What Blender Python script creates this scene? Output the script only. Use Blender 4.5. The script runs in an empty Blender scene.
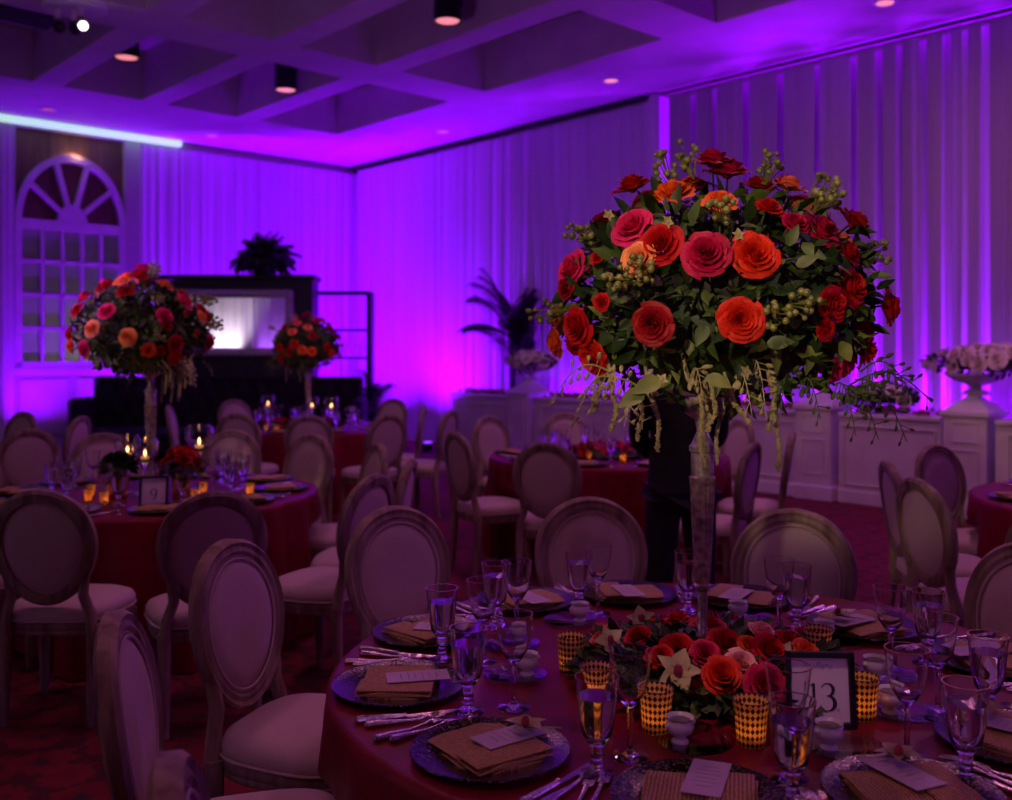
import bpy, bmesh, math, random
from mathutils import Vector, Matrix, Quaternion
PI = math.pi
S = bpy.context.scene
COL = S.collection
random.seed(7)

# ------------------------------------------------------------------ camera, world, exposure
cam_d = bpy.data.cameras.new('camera')
cam = bpy.data.objects.new('camera', cam_d); COL.objects.link(cam)
cam.location = (0, 0, 1.58); cam.rotation_euler = (PI/2, 0, 0)
cam_d.sensor_width = 36; cam_d.lens = 36*980/1012
cam_d.shift_y = -50/1012
cam_d.clip_start = .05; cam_d.clip_end = 100
cam_d.dof.use_dof = True; cam_d.dof.focus_distance = 2.4; cam_d.dof.aperture_fstop = 3.0
S.camera = cam
S.view_settings.view_transform = 'Standard'; S.view_settings.look = 'None'
S.view_settings.exposure = 0.0; S.view_settings.gamma = 1; S.view_settings.use_curve_mapping = False
world = bpy.data.worlds.new('world'); S.world = world; world.use_nodes = True
world.node_tree.nodes['Background'].inputs[0].default_value = (.12, .03, .16, 1)
world.node_tree.nodes['Background'].inputs[1].default_value = .15

# room frame: corner C, u runs along the right wall, v along the left wall
C0 = Vector((-2.77, 18.6, 0)); U = Vector((.678, -.735, 0)); V = Vector((-.735, -.678, 0))
TH = math.atan2(-.735, .678)
ZC = 5.0
def W(a, b, z=0): return C0 + U*a + V*b + Vector((0, 0, z))

def lamp(kind, loc, energy, color, target=None, **kw):
    d = bpy.data.lights.new(kw.pop('name', 'light'), kind); d.energy = energy; d.color = color
    for k, v in kw.items(): setattr(d, k, v)
    o = bpy.data.objects.new(d.name, d); COL.objects.link(o); o.location = loc
    if target is not None:
        o.rotation_euler = (Vector(target)-Vector(loc)).to_track_quat('-Z', 'Y').to_euler()
    return o
VIOLET = (.215, 0.0, 1.0)
# uplights: (a, b, tilt target a, b, z, energy, blueness)
UPS = []
for a, b, e in ((1.1, 1.1, 900), (1.1, 2.4, 1700), (.45, 3.6, 1300), (.45, 4.5, 600), (.75, 6.0, 560)): UPS.append((a, b, 0.0, b if b < 5 else 5.3, 4.2, e, VIOLET))
for a, e in ((1.7, 900), (2.9, 1350), (3.6, 980), (5.9, 420), (7.0, 300)): UPS.append((a, 1.2 if a < 4 else .6, a, 0.2, 4.0, e, VIOLET))
for k, (a, b, ta, tb, tz, e, c) in enumerate(UPS):
    lamp('SPOT', W(a, b, .16), e, c, W(ta, tb, tz), spot_size=math.radians(116), spot_blend=1, shadow_soft_size=.07, name='uplight_beam')
# uplights hidden between the sheer panels and the back drape on the right wall
for k in range(9):
    a = 7.7+k*.95
    lamp('SPOT', W(a, .18, .25), 900, (.27, 0, 1), W(a, .10, 4.5), spot_size=math.radians(120), spot_blend=.9, shadow_soft_size=.05, name='drape_uplight_beam')
for k in range(2): lamp('SPOT', W(9.0+1.5*k, 15.25, .9), (420, 200)[k], ((1,.80,1), (.4,.1,1))[k], W(9.0+1.5*k, 15.8, 2.3), spot_size=math.radians(80), spot_blend=.9, shadow_soft_size=.08, name='mirror_glow_beam')  # lamps added behind the camera so the framed mirror reflects something bright
# violet fill light added over the tables, warm spots on bouquets, table and flowers
lamp('SPOT', W(17.5, 3.0, 2.4), 110, (.42, .05, 1), (0.2, 3.2, .6), spot_size=math.radians(75), spot_blend=1, shadow_soft_size=.3, name='violet_fill')
lamp('SPOT', (-1.5, -2.0, 2.7), 400, (1, .68, .46), (.56, 2.5, 1.72), spot_size=math.radians(12.5), spot_blend=.7, shadow_soft_size=.08, name='warm_spot')
lamp('SPOT', (-1.2, -.6, 4.8), 42, (1, .30, .40), (.5, 2.4, .8), spot_size=math.radians(46), spot_blend=1, shadow_soft_size=.15, name='warm_spot')
lamp('SPOT', (-4.4, 1.2, 4.2), 190, (1, .66, .42), (-2.05, 5.65, 1.62), spot_size=math.radians(12), spot_blend=.7, shadow_soft_size=.08, name='warm_spot')
lamp('SPOT', (-4.2, 6.0, 4.4), 130, (1, .62, .38), (-2.1, 10.4, 1.62), spot_size=math.radians(12), spot_blend=.7, shadow_soft_size=.08, name='warm_spot')
lamp('SPOT', (1.4, -2.4, 3.2), 62, (.72, .22, 1), (.6, 2.1, .8), spot_size=math.radians(30), spot_blend=1, shadow_soft_size=.1, name='violet_fill')  # added from the camera side to brighten the number card and near tableware
lamp('SPOT', (2.0, 3.2, 4.8), 120, (1, .62, .5), W(12.1, .94, 1.46), spot_size=math.radians(15), spot_blend=1, shadow_soft_size=.1, name='warm_spot')  # added to brighten the blush roses over the wide urn
lamp('SPOT', (-1.0, 9.0, 4.8), 70, (1, .7, .7), W(5.63, .94, 1.5), spot_size=math.radians(9), spot_blend=1, shadow_soft_size=.1, name='warm_spot')  # added to lift the white roses below the palm
lamp('SPOT', (.15, 1.3, 4.8), 120, (1, .55, .45), (.56, 2.38, .85), spot_size=math.radians(13), spot_blend=.8, shadow_soft_size=.06, name='warm_spot')  # extra spot added over the low flowers at the vase foot
for (x, y, e) in ((-2.0, 4.2, 17), (1.6, 4.6, 18), (-1.0, 8.5, 22), (3.4, 7.6, 30), (-.6, 1.0, 8)):
    lamp('AREA', (x, y, 4.9), e, (1, .30, .62), None, shape='DISK', size=.5, name='downlight_glow')
lamp('SPOT', W(9.0, 7.0, 4.9), 120, (.95, .36, .95), W(10.5, 1.0, 1.6), spot_size=math.radians(80), spot_blend=1, shadow_soft_size=.2, name='wall_wash')
lamp('SPOT', W(10.0, 9.0, 1.9), 150, (.62, .18, 1), W(8.0, 5.0, 5.0), spot_size=math.radians(120), spot_blend=1, shadow_soft_size=.5, name='ceiling_wash')

# ------------------------------------------------------------------ materials
def mat(name, color=(.5,.5,.5), rough=.6, metal=0, nodes=None, **kw):
    m = bpy.data.materials.new(name); m.use_nodes = True
    b = m.node_tree.nodes['Principled BSDF']
    b.inputs['Base Color'].default_value = (*color, 1); b.inputs['Roughness'].default_value = rough
    b.inputs['Metallic'].default_value = metal
    for k, v in kw.items(): b.inputs[k.replace('_', ' ')].default_value = v
    if nodes: nodes(m.node_tree, b)
    return m
def noisy(c1, c2, scale=20, detail=4, stretch=(1,1,1), bump=0, bscale=None, coord='Object', lo=.35, hi=.65):
    def f(nt, b):
        n = nt.nodes; l = nt.links
        tc = n.new('ShaderNodeTexCoord'); mp = n.new('ShaderNodeMapping'); mp.inputs['Scale'].default_value = stretch
        l.new(tc.outputs[coord], mp.inputs[0])
        t = n.new('ShaderNodeTexNoise'); t.inputs['Scale'].default_value = scale; t.inputs['Detail'].default_value = detail
        l.new(mp.outputs[0], t.inputs[0])
        r = n.new('ShaderNodeValToRGB'); r.color_ramp.elements[0].position = lo; r.color_ramp.elements[1].position = hi
        r.color_ramp.elements[0].color = (*c1, 1); r.color_ramp.elements[1].color = (*c2, 1)
        l.new(t.outputs[0], r.inputs[0]); l.new(r.outputs[0], b.inputs['Base Color'])
        if bump:
            bp = n.new('ShaderNodeBump'); bp.inputs['Strength'].default_value = bump; bp.inputs['Distance'].default_value = .003
            if bscale:
                t2 = n.new('ShaderNodeTexNoise'); t2.inputs['Scale'].default_value = bscale; l.new(mp.outputs[0], t2.inputs[0]); l.new(t2.outputs[0], bp.inputs['Height'])
            else: l.new(t.outputs[0], bp.inputs['Height'])
            l.new(bp.outputs[0], b.inputs['Normal'])
    return f
M = {}
M['ceiling'] = mat('painted_ceiling', rough=.8, nodes=noisy((.50,.46,.45), (.56,.52,.51), 3))
M['wall'] = mat('painted_wall', rough=.8, nodes=noisy((.5,.46,.44), (.56,.52,.5), 2))
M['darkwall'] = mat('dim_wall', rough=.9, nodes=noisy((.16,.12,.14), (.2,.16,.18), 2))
def drape_nodes(nt, b):
    noisy((.70,.68,.70), (.78,.76,.78), 6, stretch=(1,1,.05), bump=.3, bscale=60)(nt, b)
    n = nt.nodes; l = nt.links
    tr = n.new('ShaderNodeBsdfTranslucent'); tr.inputs[0].default_value = (.75,.72,.76,1)
    mx = n.new('ShaderNodeMixShader'); mx.inputs[0].default_value = .22
    out = n['Material Output']; l.new(b.outputs[0], mx.inputs[1]); l.new(tr.outputs[0], mx.inputs[2]); l.new(mx.outputs[0], out.inputs[0])
M['drape'] = mat('white_voile', rough=.85, nodes=drape_nodes)
def sheer_nodes(nt, b):
    noisy((.36,.32,.36), (.44,.40,.44), 6, stretch=(1,1,.05), bump=.3, bscale=60)(nt, b)
    n = nt.nodes; l = nt.links
    tr = n.new('ShaderNodeBsdfTranslucent'); tr.inputs[0].default_value = (.4,.38,.4,1)
    mx = n.new('ShaderNodeMixShader'); mx.inputs[0].default_value = .12
    out = n['Material Output']; l.new(b.outputs[0], mx.inputs[1]); l.new(tr.outputs[0], mx.inputs[2]); l.new(mx.outputs[0], out.inputs[0])
M['sheer'] = mat('grey_sheer', rough=.85, nodes=sheer_nodes)
M['white'] = mat('white_paint', rough=.5, nodes=noisy((.60,.56,.56), (.68,.64,.64), 4))
M['brown'] = mat('brown_panel', rough=.7, nodes=noisy((.16,.085,.05), (.22,.12,.07), 3, stretch=(6,6,.6)))
def frost_nodes(nt, b):
    noisy((.34,.36,.32), (.5,.54,.5), 1.6)(nt, b)
    n = nt.nodes; l = nt.links; tr = n.new('ShaderNodeBsdfTranslucent'); tr.inputs[0].default_value = (.7,.66,.60,1)
    mx = n.new('ShaderNodeMixShader'); mx.inputs[0].default_value = .5
    l.new(b.outputs[0], mx.inputs[1]); l.new(tr.outputs[0], mx.inputs[2]); l.new(mx.outputs[0], n['Material Output'].inputs[0])
M['frosted'] = mat('frosted_pane', (.55,.6,.52), .35, nodes=frost_nodes)
M['black'] = mat('black_lacquer', (.006,.006,.008), .45, nodes=noisy((.005,.005,.007), (.009,.008,.011), 10))
M['blackmetal'] = mat('black_metal', (.012,.011,.014), .4, .3, nodes=noisy((.01,.01,.012), (.018,.016,.02), 30))
M['velvet'] = mat('black_tufted_velvet', (.008,.007,.011), .8, nodes=noisy((.006,.006,.009), (.014,.012,.018), 30))
M['mirror'] = mat('mirror_glass', (.85,.85,.85), .03, 1, nodes=noisy((.8,.8,.8), (.86,.86,.86), 3))
M['silver'] = mat('silver_leaf', (.5,.4,.42), .4, .8, nodes=noisy((.35,.27,.3), (.6,.5,.52), 40, bump=.4))
M['wood'] = mat('weathered_oak', rough=.75, nodes=noisy((.17,.11,.08), (.36,.27,.21), 26, 6, stretch=(1,1,.14), bump=.5))
M['linen'] = mat('beige_linen', rough=.9, nodes=noisy((.50,.39,.35), (.58,.46,.42), 160, 2, bump=.25, lo=.3, hi=.7))
M['cloth'] = mat('crimson_satin', rough=.45, nodes=noisy((.17,.002,.016), (.24,.004,.024), 9, bump=.35, bscale=140), Specular_IOR_Level=.25)
M['charger'] = mat('speckled_dark_glass', rough=.12, metal=.35, nodes=noisy((.003,.003,.005), (.24,.18,.08), 170, 4, bump=.35, lo=.50, hi=.62))
M['gold'] = mat('gold_rim', (.75,.45,.16), .25, 1, nodes=noisy((.65,.38,.12), (.8,.5,.2), 60))
M['flatware'] = mat('silver_flatware', (.7,.6,.55), .22, 1, nodes=noisy((.55,.45,.4), (.8,.7,.62), 120, bump=.6))
def burlap(nt, b):
    n = nt.nodes; l = nt.links
    tc = n.new('ShaderNodeTexCoord'); w = n.new('ShaderNodeTexWave'); w.inputs['Scale'].default_value = 42; w.inputs['Distortion'].default_value = 3; w.inputs['Detail Scale'].default_value = 5
    w.bands_direction = 'Y'
    l.new(tc.outputs['Object'], w.inputs[0])
    r = n.new('ShaderNodeValToRGB'); r.color_ramp.elements[0].color = (.22,.12,.035,1); r.color_ramp.elements[1].color = (.66,.43,.17,1)
    l.new(w.outputs[1], r.inputs[0]); l.new(r.outputs[0], b.inputs['Base Color'])
    bp = n.new('ShaderNodeBump'); bp.inputs['Strength'].default_value = .6; bp.inputs['Distance'].default_value = .002
    l.new(w.outputs[1], bp.inputs['Height']); l.new(bp.outputs[0], b.inputs['Normal'])
M['burlap'] = mat('gold_burlap', rough=.7, nodes=burlap)
M['card'] = mat('white_card', (.75,.68,.72), .7, nodes=noisy((.55,.46,.54), (.60,.51,.59), 8))
M['framecard'] = mat('lilac_white_card', (.8,.72,.8), .6, nodes=noisy((.78,.70,.78), (.84,.76,.84), 8))
M['ink'] = mat('dark_ink', (.02,.02,.04), .6, nodes=noisy((.015,.015,.03), (.03,.03,.05), 8))
M['greyink'] = mat('grey_ink', (.3,.26,.3), .6, nodes=noisy((.28,.24,.28), (.34,.3,.34), 8))
M['glass'] = mat('clear_glass', (.97,.96,1), .0, nodes=noisy((.95,.94,.98), (.98,.97,1), 5), Transmission_Weight=1.0, IOR=1.45)
M['water'] = mat('water', (.97,.97,1), .0, nodes=noisy((.95,.95,.98), (.98,.98,1), 5), Transmission_Weight=1.0, IOR=1.33)
M['china'] = mat('white_china', (.7,.66,.68), .2, nodes=noisy((.66,.62,.64), (.74,.7,.72), 5))
M['butter'] = mat('green_herb_butter', (.2,.2,.06), .5, nodes=noisy((.12,.12,.04), (.26,.24,.1), 60))
M['wax'] = mat('candle_wax', (.8,.6,.4), .4, nodes=noisy((.75,.55,.35), (.85,.65,.45), 20), Emission_Color=(1,.4,.08,1), Emission_Strength=.35)
def emis(name, col, st):
    return mat(name, col, .5, Emission_Color=(*col, 1), Emission_Strength=st)
M['flame'] = emis('flame', (1, .5, .14), 9)
M['led'] = emis('cove_led', (.60, .95, .72), .75)
M['lens'] = emis('warm_lens', (1, .30, .28), .9)
M['lens_off'] = emis('dim_lens', (.8, .2, .25), .28)
M['lens_on'] = emis('white_lens', (1, .9, .95), 6)
M['lens_violet'] = emis('violet_lens', (.35, .05, 1), 2.2)
def votive_nodes(nt, b):
    n = nt.nodes; l = nt.links
    uv = n.new('ShaderNodeUVMap'); sp = n.new('ShaderNodeSeparateXYZ'); l.new(uv.outputs[0], sp.inputs[0])
    def math_(op, x, y=None):
        m = n.new('ShaderNodeMath'); m.operation = op
        for i, q in enumerate((x, y)):
            if q is None: continue
            if isinstance(q, (int, float)): m.inputs[i].default_value = q
            else: l.new(q, m.inputs[i])
        return m.outputs[0]
    def tri(x): return math_('ABSOLUTE', math_('SUBTRACT', math_('FRACT', x), .5))
    s = math_('ADD', tri(math_('MULTIPLY', sp.outputs[0], 20.0)), tri(math_('MULTIPLY', sp.outputs[1], 6.5)))
    mask = math_('GREATER_THAN', s, .47)
    tr = n.new('ShaderNodeBsdfTranslucent'); tr.inputs[0].default_value = (1, .72, .34, 1)
    gl = n.new('ShaderNodeMixShader'); gl.inputs[0].default_value = .35
    l.new(tr.outputs[0], gl.inputs[1]); l.new(b.outputs[0], gl.inputs[2])
    dk = n.new('ShaderNodeBsdfPrincipled'); dk.inputs['Base Color'].default_value = (.09,.04,.02,1); dk.inputs['Metallic'].default_value = .8; dk.inputs['Roughness'].default_value = .35
    mx = n.new('ShaderNodeMixShader'); l.new(mask, mx.inputs[0]); l.new(dk.outputs[0], mx.inputs[1]); l.new(gl.outputs[0], mx.inputs[2])
    l.new(mx.outputs[0], n['Material Output'].inputs[0])
M['votive'] = mat('harlequin_mercury_glass', (.8,.6,.35), .3, .3, nodes=votive_nodes)
M['trumpet'] = mat('fluted_mercury_glass', rough=.28, metal=.55, nodes=noisy((.30,.21,.20), (.72,.58,.54), 55, 5, bump=.3))
def rosem(name, c1, c2): return mat(name, rough=.55, nodes=noisy(c1, c2, 9, 3, lo=.3, hi=.75), Specular_IOR_Level=.25)
RC = {
 'red': rosem('red_petal', (.42,.002,.006), (.66,.008,.010)),
 'dark red': rosem('dark_red_petal', (.28,.002,.008), (.46,.008,.014)),
 'crimson': rosem('crimson_petal', (.42,.002,.05), (.64,.008,.09)),
 'hot pink': rosem('hot_pink_petal', (.68,.01,.12), (.85,.03,.20)),
 'orange': rosem('orange_petal', (.85,.09,.008), (.95,.2,.03)),
 'light orange': rosem('peach_petal', (.95,.28,.08), (1.0,.42,.16)),
 'coral': rosem('coral_petal', (.85,.14,.09), (.95,.27,.17)),
 'orange red': rosem('orange_red_petal', (.66,.014,.006), (.85,.045,.010)),
 'pink and cream': rosem('cream_pink_petal', (.85,.22,.25), (.9,.62,.5)),
 'white': rosem('blush_white_petal', (.75,.6,.55), (.85,.75,.7)),
}
M['leafd'] = mat('dark_leaf', rough=.5, nodes=noisy((.012,.035,.008), (.035,.075,.015), 20))
M['leafm'] = mat('mid_leaf', rough=.5, nodes=noisy((.05,.10,.015), (.10,.16,.03), 20))
M['leafy'] = mat('yellow_green_leaf', rough=.5, nodes=noisy((.12,.18,.03), (.22,.27,.06), 20))
M['berry'] = mat('green_berry', rough=.35, nodes=noisy((.13,.17,.03), (.28,.3,.07), 30))
M['amaranth'] = mat('pale_green_amaranth', rough=.8, nodes=noisy((.28,.26,.10), (.5,.45,.2), 90, bump=1))
M['orchid'] = mat('green_cream_orchid', rough=.5, nodes=noisy((.36,.34,.12), (.55,.5,.25), 12))
M['orchidp'] = mat('maroon_throat', (.3,.02,.05), .5, nodes=noisy((.25,.01,.04), (.4,.05,.08), 40))
M['palm'] = mat('dark_palm_leaf', rough=.6, nodes=noisy((.01,.02,.008), (.025,.04,.014), 10))
M['stone'] = mat('stone_urn', rough=.7, nodes=noisy((.4,.36,.38), (.55,.5,.5), 14, bump=.3))
M['mulch'] = mat('red_blossom_bed', rough=.8, nodes=noisy((.2,.03,.04), (.45,.12,.12), 40, bump=1))
M['suit'] = mat('black_suit_wool', (.006,.006,.007), .8, nodes=noisy((.004,.004,.005), (.008,.008,.009), 60))
M['skin'] = mat('skin', (.45,.26,.19), .5, nodes=noisy((.42,.24,.17), (.5,.3,.22), 8))
M['hair'] = mat('dark_hair', (.02,.014,.01), .5, nodes=noisy((.015,.01,.008), (.03,.02,.015), 60, stretch=(1,1,.1)))
def carpet_nodes(nt, b):
    n = nt.nodes; l = nt.links
    tc = n.new('ShaderNodeTexCoord')
    v = n.new('ShaderNodeTexVoronoi'); v.inputs['Scale'].default_value = 4.6; v.inputs['Randomness'].default_value = .35; l.new(tc.outputs['Object'], v.inputs[0])
    w = n.new('ShaderNodeTexNoise'); w.inputs['Scale'].default_value = 22; w.inputs['Detail'].default_value = 5; l.new(tc.outputs['Object'], w.inputs[0])
    a = n.new('ShaderNodeMath'); a.operation = 'MULTIPLY_ADD'; l.new(w.outputs[0], a.inputs[0]); a.inputs[1].default_value = .75; l.new(v.outputs[0], a.inputs[2])
    r = n.new('ShaderNodeValToRGB'); e = r.color_ramp.elements
    e[0].position = .42; e[0].color = (.035,.02,.03,1); e[1].position = .58; e[1].color = (.15,.003,.014,1)
    x = e.new(.50); x.color = (.06,.01,.02,1); x = e.new(.85); x.color = (.19,.005,.018,1); x = e.new(.95); x.color = (.07,.004,.012,1)
    l.new(a.outputs[0], r.inputs[0]); l.new(r.outputs[0], b.inputs['Base Color'])
M['carpet'] = mat('patterned_red_carpet', rough=.95, nodes=carpet_nodes)

# ------------------------------------------------------------------ mesh helpers
class MB:
    def __init__(s): s.v = []; s.f = []; s.mi = []; s.uv = {}; s.m = 0
    def add(s, vs, fs):
        o = len(s.v); s.v += [tuple(p) for p in vs]
        for f in fs: s.f.append([i+o for i in f]); s.mi.append(s.m)
        return s
    def box(s, c, d, r=0, rz=0, taper=1):
        # r = chamfer
        x, y, z = d[0]/2, d[1]/2, d[2]/2; r = min(r, x*.9, y*.9, z*.9)
        cs, sn = math.cos(rz), math.sin(rz)
        rings = []
        if r > 0: levels = [(-z, r), (-z+r, 0), (z-r, 0), (z, r)]
        else: levels = [(-z, 0), (z, 0)]
        vs = []
        for (zz, ins) in levels:
            q = r if r > 0 else 0
            X, Y = x-ins, y-ins
            t = taper if zz < 0 else 1
            if q > 0: pts = [(X, Y-q+ins*.5), (X-q+ins*.5, Y), (-X+q-ins*.5, Y), (-X, Y-q+ins*.5), (-X, -Y+q-ins*.5), (-X+q-ins*.5, -Y), (X-q+ins*.5, -Y), (X, -Y+q-ins*.5)]
            else: pts = [(X, Y), (-X, Y), (-X, -Y), (X, -Y)]
            for (px, py) in pts:
                px *= t; py *= t
                vs.append((c[0]+px*cs-py*sn, c[1]+px*sn+py*cs, c[2]+zz))
        n = 8 if r > 0 else 4; L = len(levels); fs = [list(range(n))[::-1], list(range((L-1)*n, L*n))]
        for k in range(L-1):
            for i in range(n):
                j = (i+1) % n; fs.append([k*n+i, k*n+j, (k+1)*n+j, (k+1)*n+i])
        return s.add(vs, fs)
    def lathe(s, prof, n=24, c=(0,0,0), flute=0, nf=0, axis=None, cap=True):
        vs = []; fs = []
        for (r, z) in prof:
            for i in range(n):
                a = 2*PI*i/n; rr = r*(1+flute*math.cos(nf*a)) if nf else r
                p = Vector((rr*math.cos(a), rr*math.sin(a), z))
                if axis is not None: p = axis @ p
                vs.append((p[0]+c[0], p[1]+c[1], p[2]+c[2]))
        L = len(prof)
        for k in range(L-1):
            for i in range(n):
                j = (i+1) % n; fs.append([k*n+i, k*n+j, (k+1)*n+j, (k+1)*n+i])
        if cap: fs.append(list(range(n))[::-1]); fs.append(list(range((L-1)*n, L*n)))
        return s.add(vs, fs)
    def tube(s, pts, rad, n=8, cap=True, sx=1):
        pts = [Vector(p) for p in pts]
        if not hasattr(rad, '__len__'): rad = [rad]*len(pts)
        vs = []; fs = []; up = None
        for k, p in enumerate(pts):
            t = (pts[min(k+1, len(pts)-1)]-pts[max(k-1, 0)])
            if t.length < 1e-9: t = Vector((0,0,1))
            t.normalize()
            if up is None:
                up = Vector((0,0,1)) if abs(t.z) < .9 else Vector((0,1,0))
            sd = t.cross(up).normalized(); up = sd.cross(t).normalized()
            for i in range(n):
                a = 2*PI*i/n; q = p+sd*(rad[k]*sx*math.cos(a))+up*(rad[k]*math.sin(a)); vs.append(q)
        for k in range(len(pts)-1):
            for i in range(n):
                j = (i+1) % n; fs.append([k*n+i, k*n+j, (k+1)*n+j, (k+1)*n+i])
        if cap: fs.append(list(range(n))[::-1]); fs.append(list(range((len(pts)-1)*n, len(pts)*n)))
        return s.add(vs, fs)
    def ball(s, c, r, n=8, m=5, sc=(1,1,1), q=None):
        prof = [(max(.0001, math.sin(PI*k/m)), -math.cos(PI*k/m)) for k in range(m+1)]
        vs = []; fs = []
        for (rr, z) in prof:
            for i in range(n):
                a = 2*PI*i/n; p = Vector((rr*math.cos(a)*sc[0]*r, rr*math.sin(a)*sc[1]*r, z*sc[2]*r))
                if q is not None: p = q @ p
                vs.append((p[0]+c[0], p[1]+c[1], p[2]+c[2]))
        for k in range(m):
            for i in range(n):
                j = (i+1) % n; fs.append([k*n+i, k*n+j, (k+1)*n+j, (k+1)*n+i])
        return s.add(vs, fs)
    def grid(s, P, nu, nv, fn=None):
        fs = []
        for i in range(nu-1):
            for j in range(nv-1): fs.append([i*nv+j, (i+1)*nv+j, (i+1)*nv+j+1, i*nv+j+1])
        return s.add(P, fs)
    def mesh(s, name, smooth=True, merge=False, sharp=None):
        me = bpy.data.meshes.new(name); me.from_pydata(s.v, [], s.f); me.update()
        if merge or True:
            bm = bmesh.new(); bm.from_mesh(me)
            for f, mi in zip(bm.faces, s.mi): f.material_index = mi
            if merge: bmesh.ops.remove_doubles(bm, verts=bm.verts, dist=1e-5)
            bmesh.ops.recalc_face_normals(bm, faces=bm.faces)
            if smooth:
                for f in bm.faces: f.smooth = True
                ang = math.radians(sharp or 38)
                for e in bm.edges:
                    if len(e.link_faces) == 2 and e.calc_face_angle(0) > ang: e.smooth = False
            bm.to_mesh(me); bm.free()
        return me
    def build(s, name, mats, parent=None, loc=None, rz=0, **kw):
        me = s.mesh(name, **kw)
        for m in (mats if isinstance(mats, (list, tuple)) else [mats]): me.materials.append(m)
        o = bpy.data.objects.new(name, me); COL.objects.link(o)
        if parent: o.parent = parent
        if loc is not None: o.location = loc
        if rz: o.rotation_euler.z = rz
        return o
def tag(o, label, cat, group=None):
    o['label'] = label; o['category'] = cat
    if group: o['group'] = group
    return o
def thing(name, label, cat, loc=(0,0,0), rz=0, group=None):
    o = bpy.data.objects.new(name, None); COL.objects.link(o); o.empty_display_size = .1
    o.location = loc; o.rotation_euler = (0,0,rz); tag(o, label, cat, group); return o
def dup(o, loc=None, rz=None, label=None, group=None, parent=None, scale=None):
    c = o.copy(); COL.objects.link(c)
    if parent is not None: c.parent = parent; c.matrix_parent_inverse = o.matrix_parent_inverse.copy()
    for ch in [x for x in o.children]: dup(ch, parent=c)
    if loc is not None: c.location = loc
    if rz is not None: c.rotation_euler = (o.rotation_euler[0], o.rotation_euler[1], rz)
    if scale is not None: c.scale = (scale,)*3
    if label: c['label'] = label
    if group: c['group'] = group
    elif group == '' and 'group' in c: del c['group']
    return c
class Proto:
    """first use moves the prototype itself, later uses copy it"""
    def __init__(s, o): s.o = o; s.used = False
    def put(s, loc, rz=0, label=None, group=None, scale=None):
        if not s.used:
            s.used = True; o = s.o; s.pending = None
            s.first = (Vector(loc), rz, label, group, scale)
            o.location = loc; o.rotation_euler.z = rz
            if scale: o.scale = (scale,)*3
            if label: o['label'] = label
            if group: o['group'] = group
            return o
        g = group
        o = dup(s.o, loc, rz, label, group, scale=scale or 1)
        if not group and 'group' in o: del o['group']
        return o
def struct(name, mb, m, room=True, **kw):
    o = mb.build(name, m, **kw); o['kind'] = 'structure'
    if room: o.location = C0; o.rotation_euler.z = TH
    return o
def rb(mb, a0, a1, b0, b1, z0, z1, r=0):   # box in room coordinates
    return mb.box(((a0+a1)/2, -(b0+b1)/2, (z0+z1)/2), (a1-a0, b1-b0, z1-z0), r)

# ------------------------------------------------------------------ room shell
A1, B1 = 21.0, 16.0
struct('floor', rb(MB(), -.2, A1+.2, -.2, B1+.2, -.1, 0), M['carpet'], smooth=False)
cm = MB()
rb(cm, -.2, A1+.2, -.2, B1+.2, 5.62, 5.8)
rb(cm, 0, 2.3, 0, B1, ZC, 5.62); rb(cm, 2.3, A1, 0, 2.0, ZC, 5.62)
rb(cm, 2.3, A1, 14.9, B1, ZC, 5.62); rb(cm, 16.5, A1, 2.0, 14.9, ZC, 5.62)
beams = [(5.1, 5.83), (8.8, 9.5), (12.5, 13.2)]
for (x0, x1) in beams: rb(cm, x0, x1, 2.0, 14.9, ZC, 5.62)
ribs = [3.37+1.41*k for k in range(8)]
spans = [(2.3, 5.1), (5.83, 8.8), (9.5, 12.5), (13.2, 16.5)]
for r0 in ribs:
    for (x0, x1) in spans: rb(cm, x0, x1, r0, r0+.36, ZC, 5.62)
struct('ceiling', cm, M['ceiling'], smooth=False)
wm = MB()   # left wall with a recess behind the arched window
WB0, WB1, WZ = 4.46, 6.09, 4.90
rb(wm, -.2, 0, -.2, WB0, 0, 5.62); rb(wm, -.2, 0, WB1, B1, 0, 5.62); rb(wm, -.2, 0, WB0, WB1, WZ, 5.62)
rb(wm, -.2, 0, WB0, WB1, 0, 1.3)
struct('wall_left', wm, M['wall'], smooth=False)
struct('wall_right', rb(MB(), 0, A1, -.2, 0, 0, 5.62), M['wall'], smooth=False)
struct('wall_back', rb(MB(), A1, A1+.2, -.2, B1+.2, 0, 5.62), M['darkwall'], smooth=False)
struct('wall_far_left', rb(MB(), -.2, A1, B1, B1+.2, 0, 5.62), M['darkwall'], smooth=False)
bm_ = MB(); rb(bm_, 0, .03, 0, B1, 0, .18, .008)
struct('baseboard_left', bm_, M['white'], smooth=False)
bm_ = MB(); rb(bm_, .03, A1, 0, .03, 0, .18, .008)
struct('baseboard_right', bm_, M['white'], smooth=False)

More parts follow.
